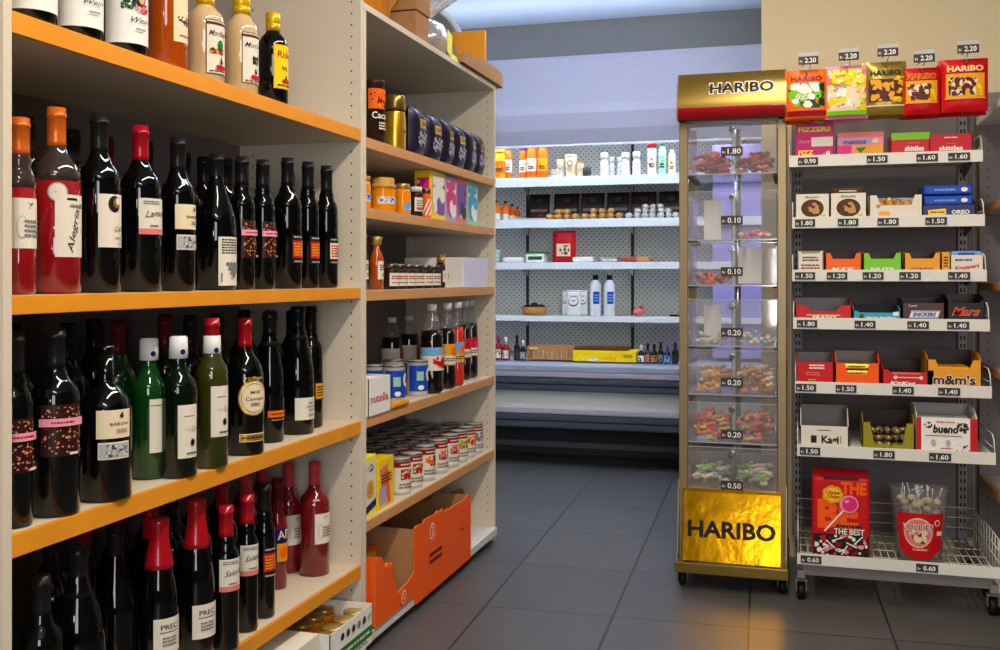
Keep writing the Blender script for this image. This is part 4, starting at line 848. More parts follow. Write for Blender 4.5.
# top shelf
for a in ((493, 508, 150, 'amber', 'cap_yellow', 'orange', 'milk bottle with orange label at the left end of the top cooler shelf', .9), (504, 513, 147, 'soda_amber', 'red', 'off_white', 'slim bottle with red cap, second from the left on the top cooler shelf', .42),
          (519, 527, 148, 'orange', 'blue', 'off_white', 'orange juice bottle with blue cap, left of three on the cooler', .7), (526, 538, 145, 'orange', 'blue', 'off_white', 'orange juice bottle with blue cap, middle of three on the cooler', .7), (537, 549, 145, 'orange', 'blue', 'amber', 'orange juice bottle with blue cap, right of three on the cooler', .7)):
    loc, wd, h = cool(a[0], a[1], a[2], 0); vial('juice_bottle', a[6], 'bottle', loc, wd / 2 * .97, h, a[3], a[4], sl(a[5], wd * 1.0, h * .4, a[3], a[0]), .78, a[7])
for a in ((551, 560, 170, 'cream', 'off_white', 'low pale dairy cup beside the juice bottles'), (557, 565, 160, 'off_white', 'cream', 'pale dairy cup with gold lid left of the tallest cup'), (565, 577, 155, 'cream', 'off_white', 'tallest pale dairy cup with a round dark mark'), (576, 584, 163, 'cream', 'cap_yellow', 'pale yellow dairy cup right of the tallest cup')):
    loc, wd, h = cool(a[0], a[1], a[2], 0)
    t = thing('dairy_cup', a[5], 'cup', loc); R = wd / 2
    MB().lathe([(.0001, 0), (R * .82, 0), (R * .96, h * .86), (R * .96, h * .9)], a[3], 20).build('cup_body', t); MB().lathe([(R, h * .9), (R, h * .97), (R * .9, h), (.0001, h)], a[4], 20).build('cup_lid', t)
    MB().deco(Deco(.01).ell(0, 0, R * .45, R * .45, 'navy').ell(0, 0, R * .32, R * .32, 'off_white'), cyl(R * .95, h * .6)).build('paper_label', t)
loc, wd, h = cool(583, 591, 168, 0); t = thing('cheese_wedge', 'dark round-edged packet behind the dairy cups', 'packet', loc); MB().lathe([(.0001, 0), (wd * .5, 0), (wd * .5, .05), (.0001, .06)], 'dark_grey', 18).build('wrapper', t)
for i, x0 in enumerate((600, 609, 617, 621, 632)):
    yt = (153, 157, 157, 153, 152)[i]; loc, wd, h = cool(x0, x0 + (9, 6, 6, 9, 9)[i], yt, 0, .05 if i in (0, 3, 4) else .13)
    vial('yogurt_drink', 'small white yogurt drink bottle, %s from the left on the cooler' % words[i], 'bottle', loc, wd / 2, h, 'milk_bottle', 'cap_white', Deco(.01).rect(0, 0, wd * .9, h * .2, 'white').scrawl(0, 0, wd * .7, h * .05, 'teal', 1, i).rect(0, h * .18, wd, h * .03, 'salmon' if i > 2 else 'cream'), .56, .62, capr=wd * .42, ch=.26)
for a in ((647, 657, 141, 'white', 'red', 'white aerosol cream can with tall red cap', .94, .22), (658, 667, 143, 'mint', 'green', 'pale green bottle with dark green cap beside the red capped can', .5, .1), (668, 676, 150, 'cream', 'cream', 'cream coloured bottle at the right end of the top cooler shelf', .6, .2)):
    loc, wd, h = cool(a[0], a[1], a[2], 0); vial('cream_can' if a[3] == 'white' else 'dressing_bottle', a[5], 'bottle', loc, wd / 2, h, a[3], a[4], sl('off_white' if a[3] == 'white' else a[3], wd, h * .5, 'red' if a[3] == 'white' else 'green', a[0]), .74, a[6], ch=a[7], capr=wd * .49 if a[3] == 'white' else None)
# second shelf: honey bottles, framed dark trays, heaps
for i, (x0, x1, yt) in enumerate(((490, 501, 200), (501, 510, 201), (508, 516, 204), (514, 521, 207))):
    loc, wd, h = cool(x0, x1, yt, 1, .05 + .06 * i); vial('juice_bottle', 'orange drink bottle with green cap on second cooler shelf, %s from the left' % words[i], 'bottle', loc, wd / 2 * .95, h, 'orange', 'dark_green', Deco(.01).rect(0, -h * .12, wd * 1.2, h * .3, 'off_white'), .62, .4)
for i, (x0, x1) in enumerate(((528, 550), (553, 580), (580, 605), (606, 630), (630, 657), (658, 684))):
    loc, wd, h = cool(x0, x1, 190, 1, .20); t = thing('cheese_tray', 'dark framed tray leaning at the back of the second cooler shelf, %s from the left' % words[i], 'tray', loc); w2 = wd * .47; h = .165
    m = MB().box(-w2, w2, -.012, .0, 0, h, 'black', .003); m.build('tray_frame', t)
    MB().deco(Deco(.02).rect(0, h * .45, w2 * 1.6, h * .78, 'dark_brown').rect(0, h * .38, w2 * 1.6, h * .10, 'grey').ell(0, h * .72, w2 * .5, h * .14, 'black').ell(0, h * .74, w2 * .34, h * .10, 'dark_grey').blobs(0, h * .2, w2 * 1.5, h * .2, ['brown', 'meat'], 10, (.2, .5), i), plane((0, -.012, 0))).build('film_window', t)
    t.rotation_euler = (R_(-10), 0, 0)
def pile(name, lb, cat, x0, x1, k, n, r, mat, grp, seed, rows=3, squash=.7):
    rd = random.Random(seed); o0 = None; a = P(x0, Y=YF + .07)[0]; b = P(x1, Y=YF + .07)[0]; cnt = 0
    for lay in range(rows):
        m_ = int((b - a) / (2 * r * .98)) - lay * 2
        if m_ < 1: break
        for i in range(m_):
            for q in range(2 - (lay == rows - 1)):
                if cnt >= n: return
                x = (a + b) / 2 + (i - (m_ - 1) / 2) * 2 * r * .98 + rd.uniform(-.004, .004); y = YF + .055 + q * 2 * r * .95 + lay * r * .4; z = ZS[k] + .003 + r * squash * (1 + 1.55 * lay)
                if not o0:
                    mb = MB(); mb.blob((0, 0, 0), r * .97, mat, seed, (1, .85, squash), 10); mb.add([(-r * .3, -r * .86, 0), (r * .3, -r * .86, .0), (0, -r * .8, r * .25)], [(0, 1, 2)], 'cream'); o0 = tag(mb.build(name, None, (x, y, z)), lb, cat, grp)
                else: c = dup(o0, (x, y, z), rd.uniform(0, 360), lb)
                cnt += 1
pile('cheese_roll', 'small tan roll heaped on the left of the second cooler shelf', 'roll', 546, 580, 1, 40, .025, 'biscuit', 'tan rolls in the left heap', 3)
pile('cheese_roll', 'small tan roll in the low middle heap on the second cooler shelf', 'roll', 579, 626, 1, 40, .025, 'biscuit', 'tan rolls in the middle heap', 4, 2)
M('paper_wrap', (196, 190, 182), noise=.35, scale=60)
pile('wrapped_cheese', 'small grey-white wrapped piece in the right heap on the second cooler shelf', 'wrapped piece', 622, 684, 1, 60, .023, 'paper_wrap', 'wrapped pieces in the right heap', 5, 3)
loc, wd, h = cool(516, 546, 214, 1); t = thing('ham_packet', 'flat pink sliced ham packet lying left of the tan rolls', 'packet', loc); MB().box(-wd / 2, wd / 2, -.02, .10, 0, .010, 'cellophane', .003).build('film', t); MB().box(-wd * .4, wd * .4, -.01, .09, .002, .007, 'salmon', .002).build('ham_slices', t)
# third shelf
loc, wd, h = cool(553, 576, 231, 2); t = bag('meat_bag', 'standing red foil bag with a pale label on the third cooler shelf', 'bag', loc, 0, wd, h, .06, 'red', Deco(.02).rect(0, -.02, wd * .6, h * .40, 'cream').blobs(0, -.02, wd * .5, h * .3, ['meat', 'brown'], 8, (.2, .5), 3).rect(0, h * .36, wd * .8, .012, 'deep_red'), wob=.002)
for a in ((527, 547, 252, 'white', 'green', 'white and green tub at the left of the third cooler shelf'), (602, 619, 257, 'light_grey', 'white', 'grey shallow tub in the middle of the third cooler shelf'), (493, 500, 250, 'mint', 'white', 'pale green tub at the left end of the third cooler shelf')):
    loc, wd, h = cool(a[0], a[1], a[2], 2, .07); t = thing('food_tub', a[5], 'tub', loc); w2 = wd / 2
    MB().box(-w2 * .94, w2 * .94, -w2 * .8, w2 * .8, 0, h * .85, a[3], .006).build('tub_body', t); MB().box(-w2, w2, -w2 * .86, w2 * .86, h * .85, h, a[4] if a[3] != 'light_grey' else 'light_grey', .003).build('tub_lid', t)
    MB().deco(Deco(.02).rect(0, h * .4, wd * .7, h * .35, a[4]).scrawl(0, h * .4, wd * .5, h * .2, 'ink', 1, 2), plane((0, -w2 * .8, 0))).build('paper_label', t)
for i, (x0, x1, m_, lb) in enumerate(((505, 525, 'white', 'white wrapped cheese on the third cooler shelf beside the green tub'), (574, 595, 'white', 'flat white packet beside the red foil bag'), (622, 638, 'meat', 'dark red meat packet on the third cooler shelf'), (637, 651, 'biscuit', 'orange-brown meat packet on the third cooler shelf'))):
    loc, wd, h = cool(x0, x1, 258, 2, .07); t = thing('food_packet', lb, 'packet', loc); m = MB(); m.box(-wd / 2, wd / 2, -.05, .05, 0, .03, m_, .012); m.build('wrapper', t); MB().deco(Deco().rect(0, 0, wd * .5, .04, 'cream').scrawl(0, 0, wd * .4, .02, 'grey', 2, i), plane((0, 0, .0302), (1, 0, 0), (0, 1, 0))).build('paper_label', t)
# fourth shelf
loc, wd, h = cool(519, 547, 307, 3); t = thing('wicker_basket', 'small round wicker basket with dark contents on the fourth cooler shelf', 'basket', (loc[0], loc[1] + .04, loc[2])); R = wd / 2
MB().lathe([(.0001, 0), (R * .72, 0), (R, h * 1.0), (R * .95, h), (R * .7, .01), (.0001, .01)], 'biscuit', 30, rib=lambda a, z: 1 + .02 * math.sin(a * 20 + z * 300)).build('basket_body', t)
o0 = None
for i in range(9):
    a = i * .7; lb = 'dark brown round sweet heaped in the small wicker basket'; q = (loc[0] + R * .55 * math.cos(a) * (i > 0), loc[1] + .04 + R * .55 * math.sin(a) * (i > 0), loc[2] + h * .86 + (.012 if i == 0 else 0))
    if not o0: o0 = tag(MB().blob((0, 0, 0), R * .26, 'dark_brown', 3).build('chocolate_ball', None, q), lb, 'sweet', 'dark sweets in the wicker basket')
    else: dup(o0, q, 0, lb)
for i, (x0, x1, yd) in enumerate(((562, 569, .13), (567, 581, .05), (579, 588, .09))):
    loc, wd, h = cool(x0, x1, 290, 3, yd); bag('cheese_pouch', 'white and blue pouch with round badge, %s of three on the fourth cooler shelf' % words[i], 'pouch', loc, 0, wd, h, .04, 'white', Deco(.015).rect(0, h * .36, wd * .9, h * .22, 'blue').ell(0, h * .06, wd * .36, wd * .36, 'navy').ell(0, h * .08, wd * .32, wd * .30, 'white').rect(0, h * .08, wd * .3, h * .03, 'navy'), wob=0)
for i, (x0, x1) in enumerate(((589, 602), (603, 616))):
    loc, wd, h = cool(x0, x1, 275, 3); vial('milk_bottle', 'tall white milk bottle with black cap and blue label, %s of the pair' % ('left', 'right')[i], 'milk bottle', loc, wd / 2, h, 'milk_bottle', 'black', Deco(.01).rect(.012, .02, wd * .5, h * .3, 'blue').scrawl(.012, .02, wd * .35, h * .2, 'sky', 3, i), .72, .44)
loc, wd, h = cool(632, 644, 307, 3, .06); t = thing('food_packet', 'small pink and brown knotted packet alone on the fourth cooler shelf', 'packet', loc); MB().blob((0, 0, .024), .032, 'salmon', 5, (1, .8, .75), 10).blob((.018, 0, .05), .012, 'meat', 2).build('wrapper', t)
loc, wd, h = cool(672, 678, 312, 3, .05); t = thing('shelf_clip', 'small dark clip at the right end of the fourth cooler shelf', 'clip', loc); MB().box(-.03, .03, 0, .03, 0, .012, 'black', .003).build('clip_body', t)
# bottom tray
def deck(x0, x1, yt, yd=-.16): y = YF + yd; a = P(x0, Y=y); b = P(x1, Y=y); c = P((x0 + x1) / 2, yt, Y=y); z = .572 + (.028 / .67) * (y - 5.47) + .002; return ((a[0] + b[0]) / 2, y, z), b[0] - a[0], c[2] - z
loc, wd, h = deck(526, 573, 350); h += .01; t = thing('egg_crate', 'brown cardboard crate with slotted front on the cooler bottom', 'crate', (loc[0], loc[1] + .02, loc[2] + .009)); m = MB(); w2 = wd / 2
m.box(-w2, w2, 0, .004, h * .68, h, 'kraft'); m.box(-w2, w2, 0, .004, 0, h * .1, 'kraft')
for k in range(6): x = -w2 + wd * k / 5; m.box(max(-w2, x - .012), min(w2, x + .012), 0, .004, h * .1, h * .68, 'kraft')
m.box(-w2, w2, .16, .164, 0, h, 'kraft').box(-w2, -w2 + .004, .004, .16, 0, h, 'kraft').box(w2 - .004, w2, .004, .16, 0, h, 'kraft').box(-w2, w2, .004, .16, .0, .004, 'kraft'); m.build('carton', t)
MB().deco(Deco().rect(-w2 * .7, h * .84, w2 * .35, h * .10, 'cream'), plane((0, 0, 0))).build('printing', t)
j0 = None
for k in range(4):
    q = (loc[0] - w2 + wd * (k + .5) / 5 + wd * .05, loc[1] + .075, loc[2] + .010); lb = 'small pale bottle standing inside the brown slotted crate'
    if not j0: j0 = vial('cream_bottle', lb, 'bottle', q, .02, h * .85, 'cream', 'brown', group='bottles in the slotted crate')
    else: dup(j0, q, 0, lb)
loc, wd, h = deck(573, 636, 352); t = thing('yellow_carton', 'wide bright yellow carton with printed picture on the cooler bottom', 'carton', (loc[0], loc[1], loc[2] + .006)); w2 = wd / 2
MB().box(-w2, w2, 0, .18, 0, h, 'yellow', .002).build('carton', t); MB().deco(Deco(.03).blobs(-.09, h * .2, .12, h * .3, ['lavender', 'white'], 9, (.4, .9), 3).blobs(.03, h * .3, .07, h * .3, ['orange', 'salmon'], 6, (.4, .8), 5).scrawl(w2 * .75, h * .55, .05, h * .3, 'brown', 3, 3), plane((0, 0, 0))).build('printing', t)
MB().box(-w2, w2 * .7, .02, .17, h, h + .018, 'brown', .004).build('carton_lid', t)
for i, (x0, x1, yt, bm_, cm_, lb) in enumerate(((494, 502, 336, 'deep_red', 'magenta', 'red checked sauce bottle with magenta cap, left end of the cooler bottom'), (501, 510, 338, 'deep_red', 'cap_white', 'red checked sauce bottle with white cap on the cooler bottom'), (513, 520, 336, 'black', 'black', 'tall black bottle left of the slotted crate'), (519, 526, 341, 'black', 'cap_white', 'dark bottle with white cap beside the slotted crate'),
    (637, 645, 346, 'black', 'cap_white', 'dark bottle with silver label right of the yellow carton'), (644, 651, 344, 'smoke_glass', 'black', 'dark bottle second right of the yellow carton'), (650, 658, 345, 'black', 'cap_brown', 'brown-tinted dark bottle third right of the yellow carton'), (657, 664, 343, 'black', 'black', 'black bottle fourth right of the yellow carton'), (663, 671, 345, 'navy', 'purple', 'blue bottle with purple cap right of the yellow carton'), (671, 679, 343, 'black', 'navy', 'black bottle at the far right of the cooler bottom'))):
    loc, wd, h = deck(x0, x1, yt); lab = Deco(.01).rect(0, 0, wd * .8, h * .35, ['off_white', 'off_white', 'dark_grey', 'light_grey', 'off_white', 'salmon', 'biscuit', 'grey', 'sky', 'dark_grey'][i]).blobs(0, 0, wd * .7, h * .3, ['deep_red' if i < 2 else 'ink'], 6, (.3, .6), i)
    vial('sauce_bottle', lb, 'bottle', (loc[0], loc[1] + .01, loc[2] + .004), wd / 2 * .96, h, bm_, cm_, lab, .5, .4, ch=.3)

# ------------------------------------------------------------------ golden sweet dispenser
SX, SY = -.2115, 3.53
t = thing('candy_dispenser', 'tall golden candy stand on casters with seven clear bins and gold lettered signs', 'candy stand', (SX, SY, 0))
HW = .163
def caster(parent, x, y, r=.026, z0=.0, name='caster'):
    c = MB(); 
    for s in (-1, 1): c.lathe([(.0001, -.007), (r * .7, -.008), (r, -.005), (r, .005), (r * .7, .008), (.0001, .007)], 'rubber', 20, rib=None)
    c = MB(); prof_ = [(.0001, -.012), (r * .75, -.013), (r, -.007), (r, .007), (r * .75, .013), (.0001, .012)]
    m = MB(); m.lathe(prof_, 'rubber', 20); m.v = [(x + b, y + a, z0 + r + d_) for a, b, d_ in [(v[0], v[2], v[1]) for v in m.v]]
    o = m.build(name, parent)
    MB().prism([(y - .012, z0 + r * 1.0), (y + .012, z0 + r), (y + .014, z0 + 2 * r + .012), (y - .014, z0 + 2 * r + .012)], x - .017, x - .014, 'x', 'metal_grey').prism([(y - .012, z0 + r * 1.0), (y + .012, z0 + r), (y + .014, z0 + 2 * r + .012), (y - .014, z0 + 2 * r + .012)], x + .014, x + .017, 'x', 'metal_grey').box(x - .018, x + .018, y - .016, y + .016, z0 + 2 * r + .005, z0 + 2 * r + .012, 'metal_grey').build('caster_fork', o)
    return o
for x in (-.165, .165):
    for y in (.0, .34): caster(t, x, y, .024)
for s in (-1, 1):
    for y, y1 in ((.0, .035), (.33, .36)): MB().box(s * HW - .014, s * HW + .014, y, y1, .06, 1.60, 'bronze', .002).build('frame_post', t)
    MB().prism([(-.055, .065), (.36, .065), (.36, .36), (-.01, .36), (-.055, .12)], s * (HW + .012), s * (HW + .016), 'x', 'bronze').build('side_panel', t)
MB().box(-HW - .022, HW + .022, -.065, .37, .058, .095, 'gold_header', .004).build('base', t)
MB().prism([(-.058, .10), (-.050, .10), (.0, .325), (-.008, .325)], -HW + .004, HW - .004, 'x', 'gold_plate').build('gold_sign', t)
n_ = Vector((0, .0505, .225)).normalized()
MB().deco(Deco(.05).text('HARIBO', 0, 0, .052, 'black', .288, fat=.03), plane((0, -.035 - .0012, .205), (1, 0, 0), n_)).build('sign_lettering', t)
MB().box(-HW, HW, -.012, .34, .325, .335, 'gold_plate').box(-HW, HW, .35, .36, .335, .40, 'bronze').build('ledge', t)
MB().tube([(0, .35, .33), (0, .35, 1.6)], .012, 'chrome', 12).build('reflection_pole', t)  # pole added in place of white vertical reflections in the bins
# header
z0, z1, hw = 1.583, 1.742, .174
def hy(z): q = (z - z0) / (z1 - z0); return -.075 + .10 * max(0, q - .25) ** 2 + .45 * max(0, .22 - q) ** 2
m = MB(); N_ = 22; fr = [(hy(z0 + (z1 - z0) * i / N_), z0 + (z1 - z0) * i / N_) for i in range(N_ + 1)]
v = []; f = []
for y, z in fr: v += [(-hw, y, z), (hw, y, z)]
red = [(2 * i, 2 * i + 1, 2 * i + 3, 2 * i + 2) for i in range(5)]; gold = [(2 * i, 2 * i + 1, 2 * i + 3, 2 * i + 2) for i in range(5, N_)]
m.add(v, gold, 'gold_header', True); m.add(v, red, 'cap_red', True)
m.prism(fr + [(.12, z1), (.12, z0)], -hw - .004, -hw, 'x', 'bronze').prism(fr + [(.12, z1), (.12, z0)], hw, hw + .004, 'x', 'bronze')
m.box(-hw, hw, .0, .12, z0 - .002, z0 + .004, 'bronze').box(-hw, hw, .0, .12, z1 - .004, z1, 'bronze').box(-hw, hw, .116, .12, z0, z1, 'bronze'); m.build('header', t)
d = Deco(.05).text('HARIBO', .035, 0, .036, 'white', .212, fat=.075).text('HARIBO', .035, 0, .034, 'ink', .206, fat=.03)
MB().deco(d, lambda u, v, l: (u, hy(1.683 + v) - .001 - .0004 * l, 1.683 + v)).build('header_lettering', t)
bins = [(1.575, 1.400, 1.478, '1.80'), (1.345, 1.177, 1.245, '0.10'), (1.170, 1.022, 1.072, '0.10'), (.978, .817, .866, '0.20'), (.806, .652, .698, '0.20'), (.628, .490, .522, '0.20'), (.477, .332, .350, '0.50')]
CN = [['deep_red', 'maroon', 'salmon', 'red'], ['salmon', 'pink', 'white'], ['orange', 'brown', 'salmon'], ['off_white', 'cream', 'mint'], ['biscuit', 'skin_tone', 'amber', 'cream'], ['orange', 'salmon', 'yellow', 'deep_red', 'skin_tone'], ['cream', 'lime', 'off_white', 'lavender']]
CD = ['dark red gummy strings', 'a few pink sweets', 'orange and brown gummies', 'whitish sweets', 'peach and tan gummy rings', 'orange and red gummies', 'cream and green gummies']
for i, (zt, zb, zp, pr) in enumerate(bins):
    zz = zb + .0
    bn = MB()
    bw = .147; a = .003
    bn.box(-bw, bw, .0, .30, zz, zz + a, 'acrylic').box(-bw, -bw + a, .0, .30, zz + a, zt - .01, 'acrylic').box(bw - a, bw, .0, .30, zz + a, zt - .01, 'acrylic').box(-a / 2, a / 2, .0, .30, zz + a, zt - .01, 'acrylic').box(-bw, bw, .297, .30, zz + a, zt - .01, 'acrylic')
    bb = bn.build('clear_bin', t)
    MB().prism([(-.004, zz), (-.001, zz), (.004, zt), (.001, zt)], -bw, bw, 'x', 'acrylic').box(-bw, bw, -.006, -.001, zz, zz + .004, 'acrylic_edge').box(-bw, bw, -.001, .004, zt - .003, zt, 'acrylic_edge').build('bin_front', bb)
    for sg in (-1, 1): MB().box(sg * (bw - .006) - .008, sg * (bw - .006) + .008, .02, .32, zz - .007, zz - .0005, 'dark_grey').build('bin_rail', bb)
    yt = -.0045 + .005 * (zp - zb) / (zt - zb)
    MB().box(-.036, .036, yt - .006, yt - .003, zp - .015, zp + .015, 'dark_grey').deco(Deco(.02).text('Fr', -.026, -.003, .008, 'white', .010).text(pr, .008, 0, .018, 'white', .044), plane((0, yt - .006, zp))).build('price_tag', bb)
    m = MB(); m.lathe([(.008, -.002), (.011, -.002), (.011, .002), (.008, .002)], 'chrome', 16); m.v = [(x, -.004 + z, y + zt - .022) for x, y, z in m.v]; m.build('bin_knob', bb)
    rd = random.Random(40 + i); m = MB(); nC = (120, 22, 60, 40, 130, 130, 80)[i]
    for q in range(nC):
        side = rd.choice((-1, 1)); 
        if i == 1: side = 1
        if i == 2: side = -1
        x = side * rd.uniform(.02, bw - .022); y = rd.uniform(.02, .22); hmax = (.070, .024, .034, .034, .085, .085, .060)[i] * (1 - .25 * abs(abs(x) - .08) / .08)
        zc = zz + .010 + rd.uniform(0, 1) ** .8 * hmax; c = rd.choice(CN[i]); r = rd.uniform(.009, .013)
        if i in (0, 4, 5, 6):
            aa = rd.uniform(0, 6.28); L = rd.uniform(.015, .028); dx, dy = math.cos(aa) * L, math.sin(aa) * L * .5
            P_ = lambda s_: (max(-bw + .012, min(bw - .012, x + dx * s_)) if abs(x + dx * s_) > .012 else side * .012, max(.014, y + dy * s_), max(zz + .009, zc + .004 * math.sin(3 * s_ + aa)))
            m.tube([P_(-1), P_(-.4), P_(.3), P_(1)], r * .55, c, 6)
        else: m.blob((x, y, zc), r, c, q, (1, 1, .7), 6)
    o = m.build('gummy_candies', None, (SX, SY, 0)); tag(o, 'heap of %s in the %s clear bin from the top' % (CD[i], ['first', 'second', 'third', 'fourth', 'fifth', 'sixth', 'seventh'][i]), 'sweets', None, 'stuff')
for i, x, zz, w_, h_ in ((0, -.10, 1.184, .06, .145), (1, -.10, .824, .06, .13), (2, .03, 1.029, .08, .13)):
    q = thing('paper_card', 'white paper card standing inside the %s clear bin of the stand' % ('second', 'fourth', 'third')[i], 'card', (SX + x + .02, SY + .20, zz)); MB().box(-w_ / 2, w_ / 2, 0, .002, 0, h_, 'white').box(-w_ / 2, w_ / 2, .0, .03, 0, .002, 'white').build('card_sheet', q)

# ------------------------------------------------------------------ metal snack rack
RK = thing('snack_rack', 'grey metal snack rack on casters with white price rails, right of the golden stand', 'display rack', (0, 0, 0))
UY = 3.905
for x in (-.012, .545):
    m = MB().box(x, x + .03, UY, UY + .03, .09, 1.70, 'metal_grey', .001); z = .16
    while z < 1.66:
        for dx in (.009, .021): m.add([(x + dx - .003, UY - .0004, z), (x + dx + .003, UY - .0004, z), (x + dx + .003, UY - .0004, z + .014), (x + dx - .003, UY - .0004, z + .014)], [(0, 1, 2, 3)], 'hole')
        z += .028
    m.build('upright', RK)
MB().box(-.02, .60, UY + .031, UY + .037, .13, 1.70, 'rack_panel').build('back_panel', RK)
MB().box(-.02, .60, UY + .004, UY + .03, 1.70, 1.72, 'metal_grey', .002).build('top_bar', RK)
def ptag(parent, x, y, z, txt, w_=.064, h_=.024, tilt=0):
    m = MB().box(x - w_ / 2, x + w_ / 2, y - .003, y, z - h_ / 2, z + h_ / 2, 'dark_grey')
    m.deco(Deco(.05).text('Fr', -w_ * .36, -.003, h_ * .32, 'white', w_ * .15).text(txt, w_ * .10, 0, h_ * .58, 'white', w_ * .56, fat=.02), plane((x, y - .003, z)))
    m.build('price_tag', parent)
rows = [(3.530, 1.438, 789, 983, [(808, '0.90'), (877, '1.50'), (927, '1.60'), (959, '1.60')]), (3.520, 1.233, 792, 985, [(805, '1.80'), (848, '1.80'), (888, '1.80'), (936, '1.50')]),
        (3.510, 1.058, 792, 987, [(805, '1.50'), (837, '1.20'), (873, '1.20'), (910, '1.20'), (959, '1.40')]), (3.500, .901, 793, 990, [(807, '1.80'), (865, '1.40'), (918, '1.40'), (958, '1.40')]),
        (3.490, .692, 795, 992, [(806, '1.50'), (846, '1.50'), (903, '1.40'), (949, '1.40')]), (3.475, .487, 797, 996, [(810, '1.50'), (884, '1.80'), (940, '1.60')])]
SHZ = []
for Yf, zm, xa, xb, tags_ in rows:
    X0, X1 = P(xa, Y=Yf)[0], P(xb, Y=Yf)[0]; zf = zm + .012; SHZ.append(zf)
    s = MB().box(X0 + .004, X1 - .004, Yf + .005, UY - .001, zf - .004, zf, 'metal_white').build('shelf', RK)
    MB().box(X0, X1, Yf, Yf + .004, zm - .019, zm + .019, 'metal_white', .001).build('price_rail', s)
    for x in (X0 + .002, X1 - .002):
        MB().tube([(x, Yf + .006, zm), (x, Yf + .02, zm + .055), (x, Yf + .05, zm + .07), (x, UY - .004, zm + .07)], .0022, 'metal_white', 6).tube([(x, Yf + .05, zm + .03), (x, UY - .004, zm + .03)], .0018, 'metal_white', 6).build('end_wire', s)
        MB().prism([(Yf + .1, zf - .004), (UY, zf - .004), (UY, zf - .05)], x - .0015, x + .0015, 'x', 'metal_grey').build('shelf_bracket', s)
    for px, tx in tags_: ptag(s, P(px, Y=Yf)[0], Yf - .0006, zm - .001, tx)
# base basket
Yb, zb = 3.44, .142; X0, X1 = .0, .602
s = MB().box(X0, X1, Yb, Yb + .004, zb - .018, zb + .018, 'metal_white', .001).box(X0 + .02, X1 - .02, Yb + .02, Yb + .045, .085, .12, 'metal_grey', .002).build('base_rail', RK)
m = MB()
for k in range(26): x = X0 + .012 + k * (X1 - X0 - .024) / 25; m.tube([(x, Yb + .006, zb - .008), (x, UY - .005, zb - .008)], .0018, 'metal_white', 5)
for k in range(5): y = Yb + .03 + k * .10; m.tube([(X0 + .004, y, zb - .012), (X1 - .004, y, zb - .012)], .0022, 'metal_white', 5)
for x in (X0 + .003, X1 - .003):
    for k in range(3): m.tube([(x, Yb + .006, zb), (x, Yb + .012, zb + .03 + .035 * k), (x, UY - .005, zb + .03 + .035 * k)], .0018, 'metal_white', 5)
    for k in range(9): y = Yb + .03 + k * .05; m.tube([(x, y, zb - .012), (x, y, zb + .10)], .0016, 'metal_white', 5)
for k in range(3): m.tube([(X0, UY - .006, zb + .03 + .035 * k), (X1, UY - .006, zb + .03 + .035 * k)], .0018, 'metal_white', 5)
m.build('wire_basket', RK)
for x in (.013, .585): MB().box(x - .013, x + .013, Yb + .01, UY + .03, .075, .10, 'metal_grey', .002).build('foot_beam', RK)
for x in (.013, .585):
    for y in (Yb + .045, UY): caster(RK, x, y, .028)
ptag(s, P(811, Y=Yb)[0], Yb - .0006, zb, '0.60'); ptag(s, P(927, Y=Yb)[0], Yb - .0006, zb, '0.60')
# hooks with their tags, and the bags
HB = .0
def D_har(k, w_, h_):
    u = w_; d = Deco(.01)
    if k == 0: d.rect(0, 0, u * .96, h_ * .94, 'orange').blobs(0, -.004, u * .84, h_ * .50, ['green', 'dark_green', 'lime', 'white'], 12, (.3, .6), 3).text('fizz', -.01, -.008, .018, 'white', .05, shear=.2).rect(0, -h_ * .38, u * .9, h_ * .10, 'deep_red').text('HARIBO', 0, h_ * .31, .015, 'deep_red', u * .72, fat=.03)
    elif k == 1: d.rect(0, 0, u * .92, h_ * .9, 'light_pink').blobs(0, .0, u * .9, h_ * .84, ['white', 'lemon', 'lime', 'salmon', 'white', 'yellow', 'cream'], 18, (.2, .4), 8).blobs(.0, h_ * .28, u * .7, h_ * .28, ['lemon', 'yellow'], 12, (.3, .6), 5).rect(0, -h_ * .40, u * .9, h_ * .08, 'lime')
    elif k == 2: d.rect(0, -h_ * .05, u * .8, h_ * .42, 'brown').blobs(-.01, -h_ * .05, u * .56, h_ * .4, ['maroon', 'dark_brown', 'amber'], 14, (.2, .5), 4).blobs(u * .30, -h_ * .04, u * .24, h_ * .5, ['yellow', 'amber'], 8, (.4, .9), 2).text('HARIBO', 0, h_ * .28, .016, 'ink', u * .72, fat=.03).rect(0, -h_ * .34, u * .9, .004, 'cream')
    else: d.rect(0, -h_ * .02, u * .82, h_ * .46, 'amber').blobs(-.006, -h_ * .03, u * .62, h_ * .34, ['dark_brown', 'brown', 'cream', 'maroon'], 14, (.2, .5), k).blobs(u * .32, -h_ * .05, u * .2, h_ * .34, ['yellow', 'amber'], 6, (.4, .9), 4).text('HARIBO', 0, h_ * .30, .017, 'amber', u * .78, fat=.06).text('HARIBO', 0, h_ * .30, .016, 'red' if k == 3 else 'cream', u * .76, fat=.01).rect(0, -h_ * .26, u * .86, .004, 'amber')
    return d
bagspec = [(785, 828, 70, 120, 'orange', 'orange and green candy bag', 0), (825, 868, 66, 119, 'cellophane', 'clear bag of pink, white and yellow sweets', 0), (864, 906, 62, 115, 'olive_gold', 'olive gold candy bag', 0), (902, 940, 68, 115, 'red', 'narrow red candy bag with yellow window', 0), (941, 988, 59, 112, 'red', 'wide red candy bag with yellow window', 0)]
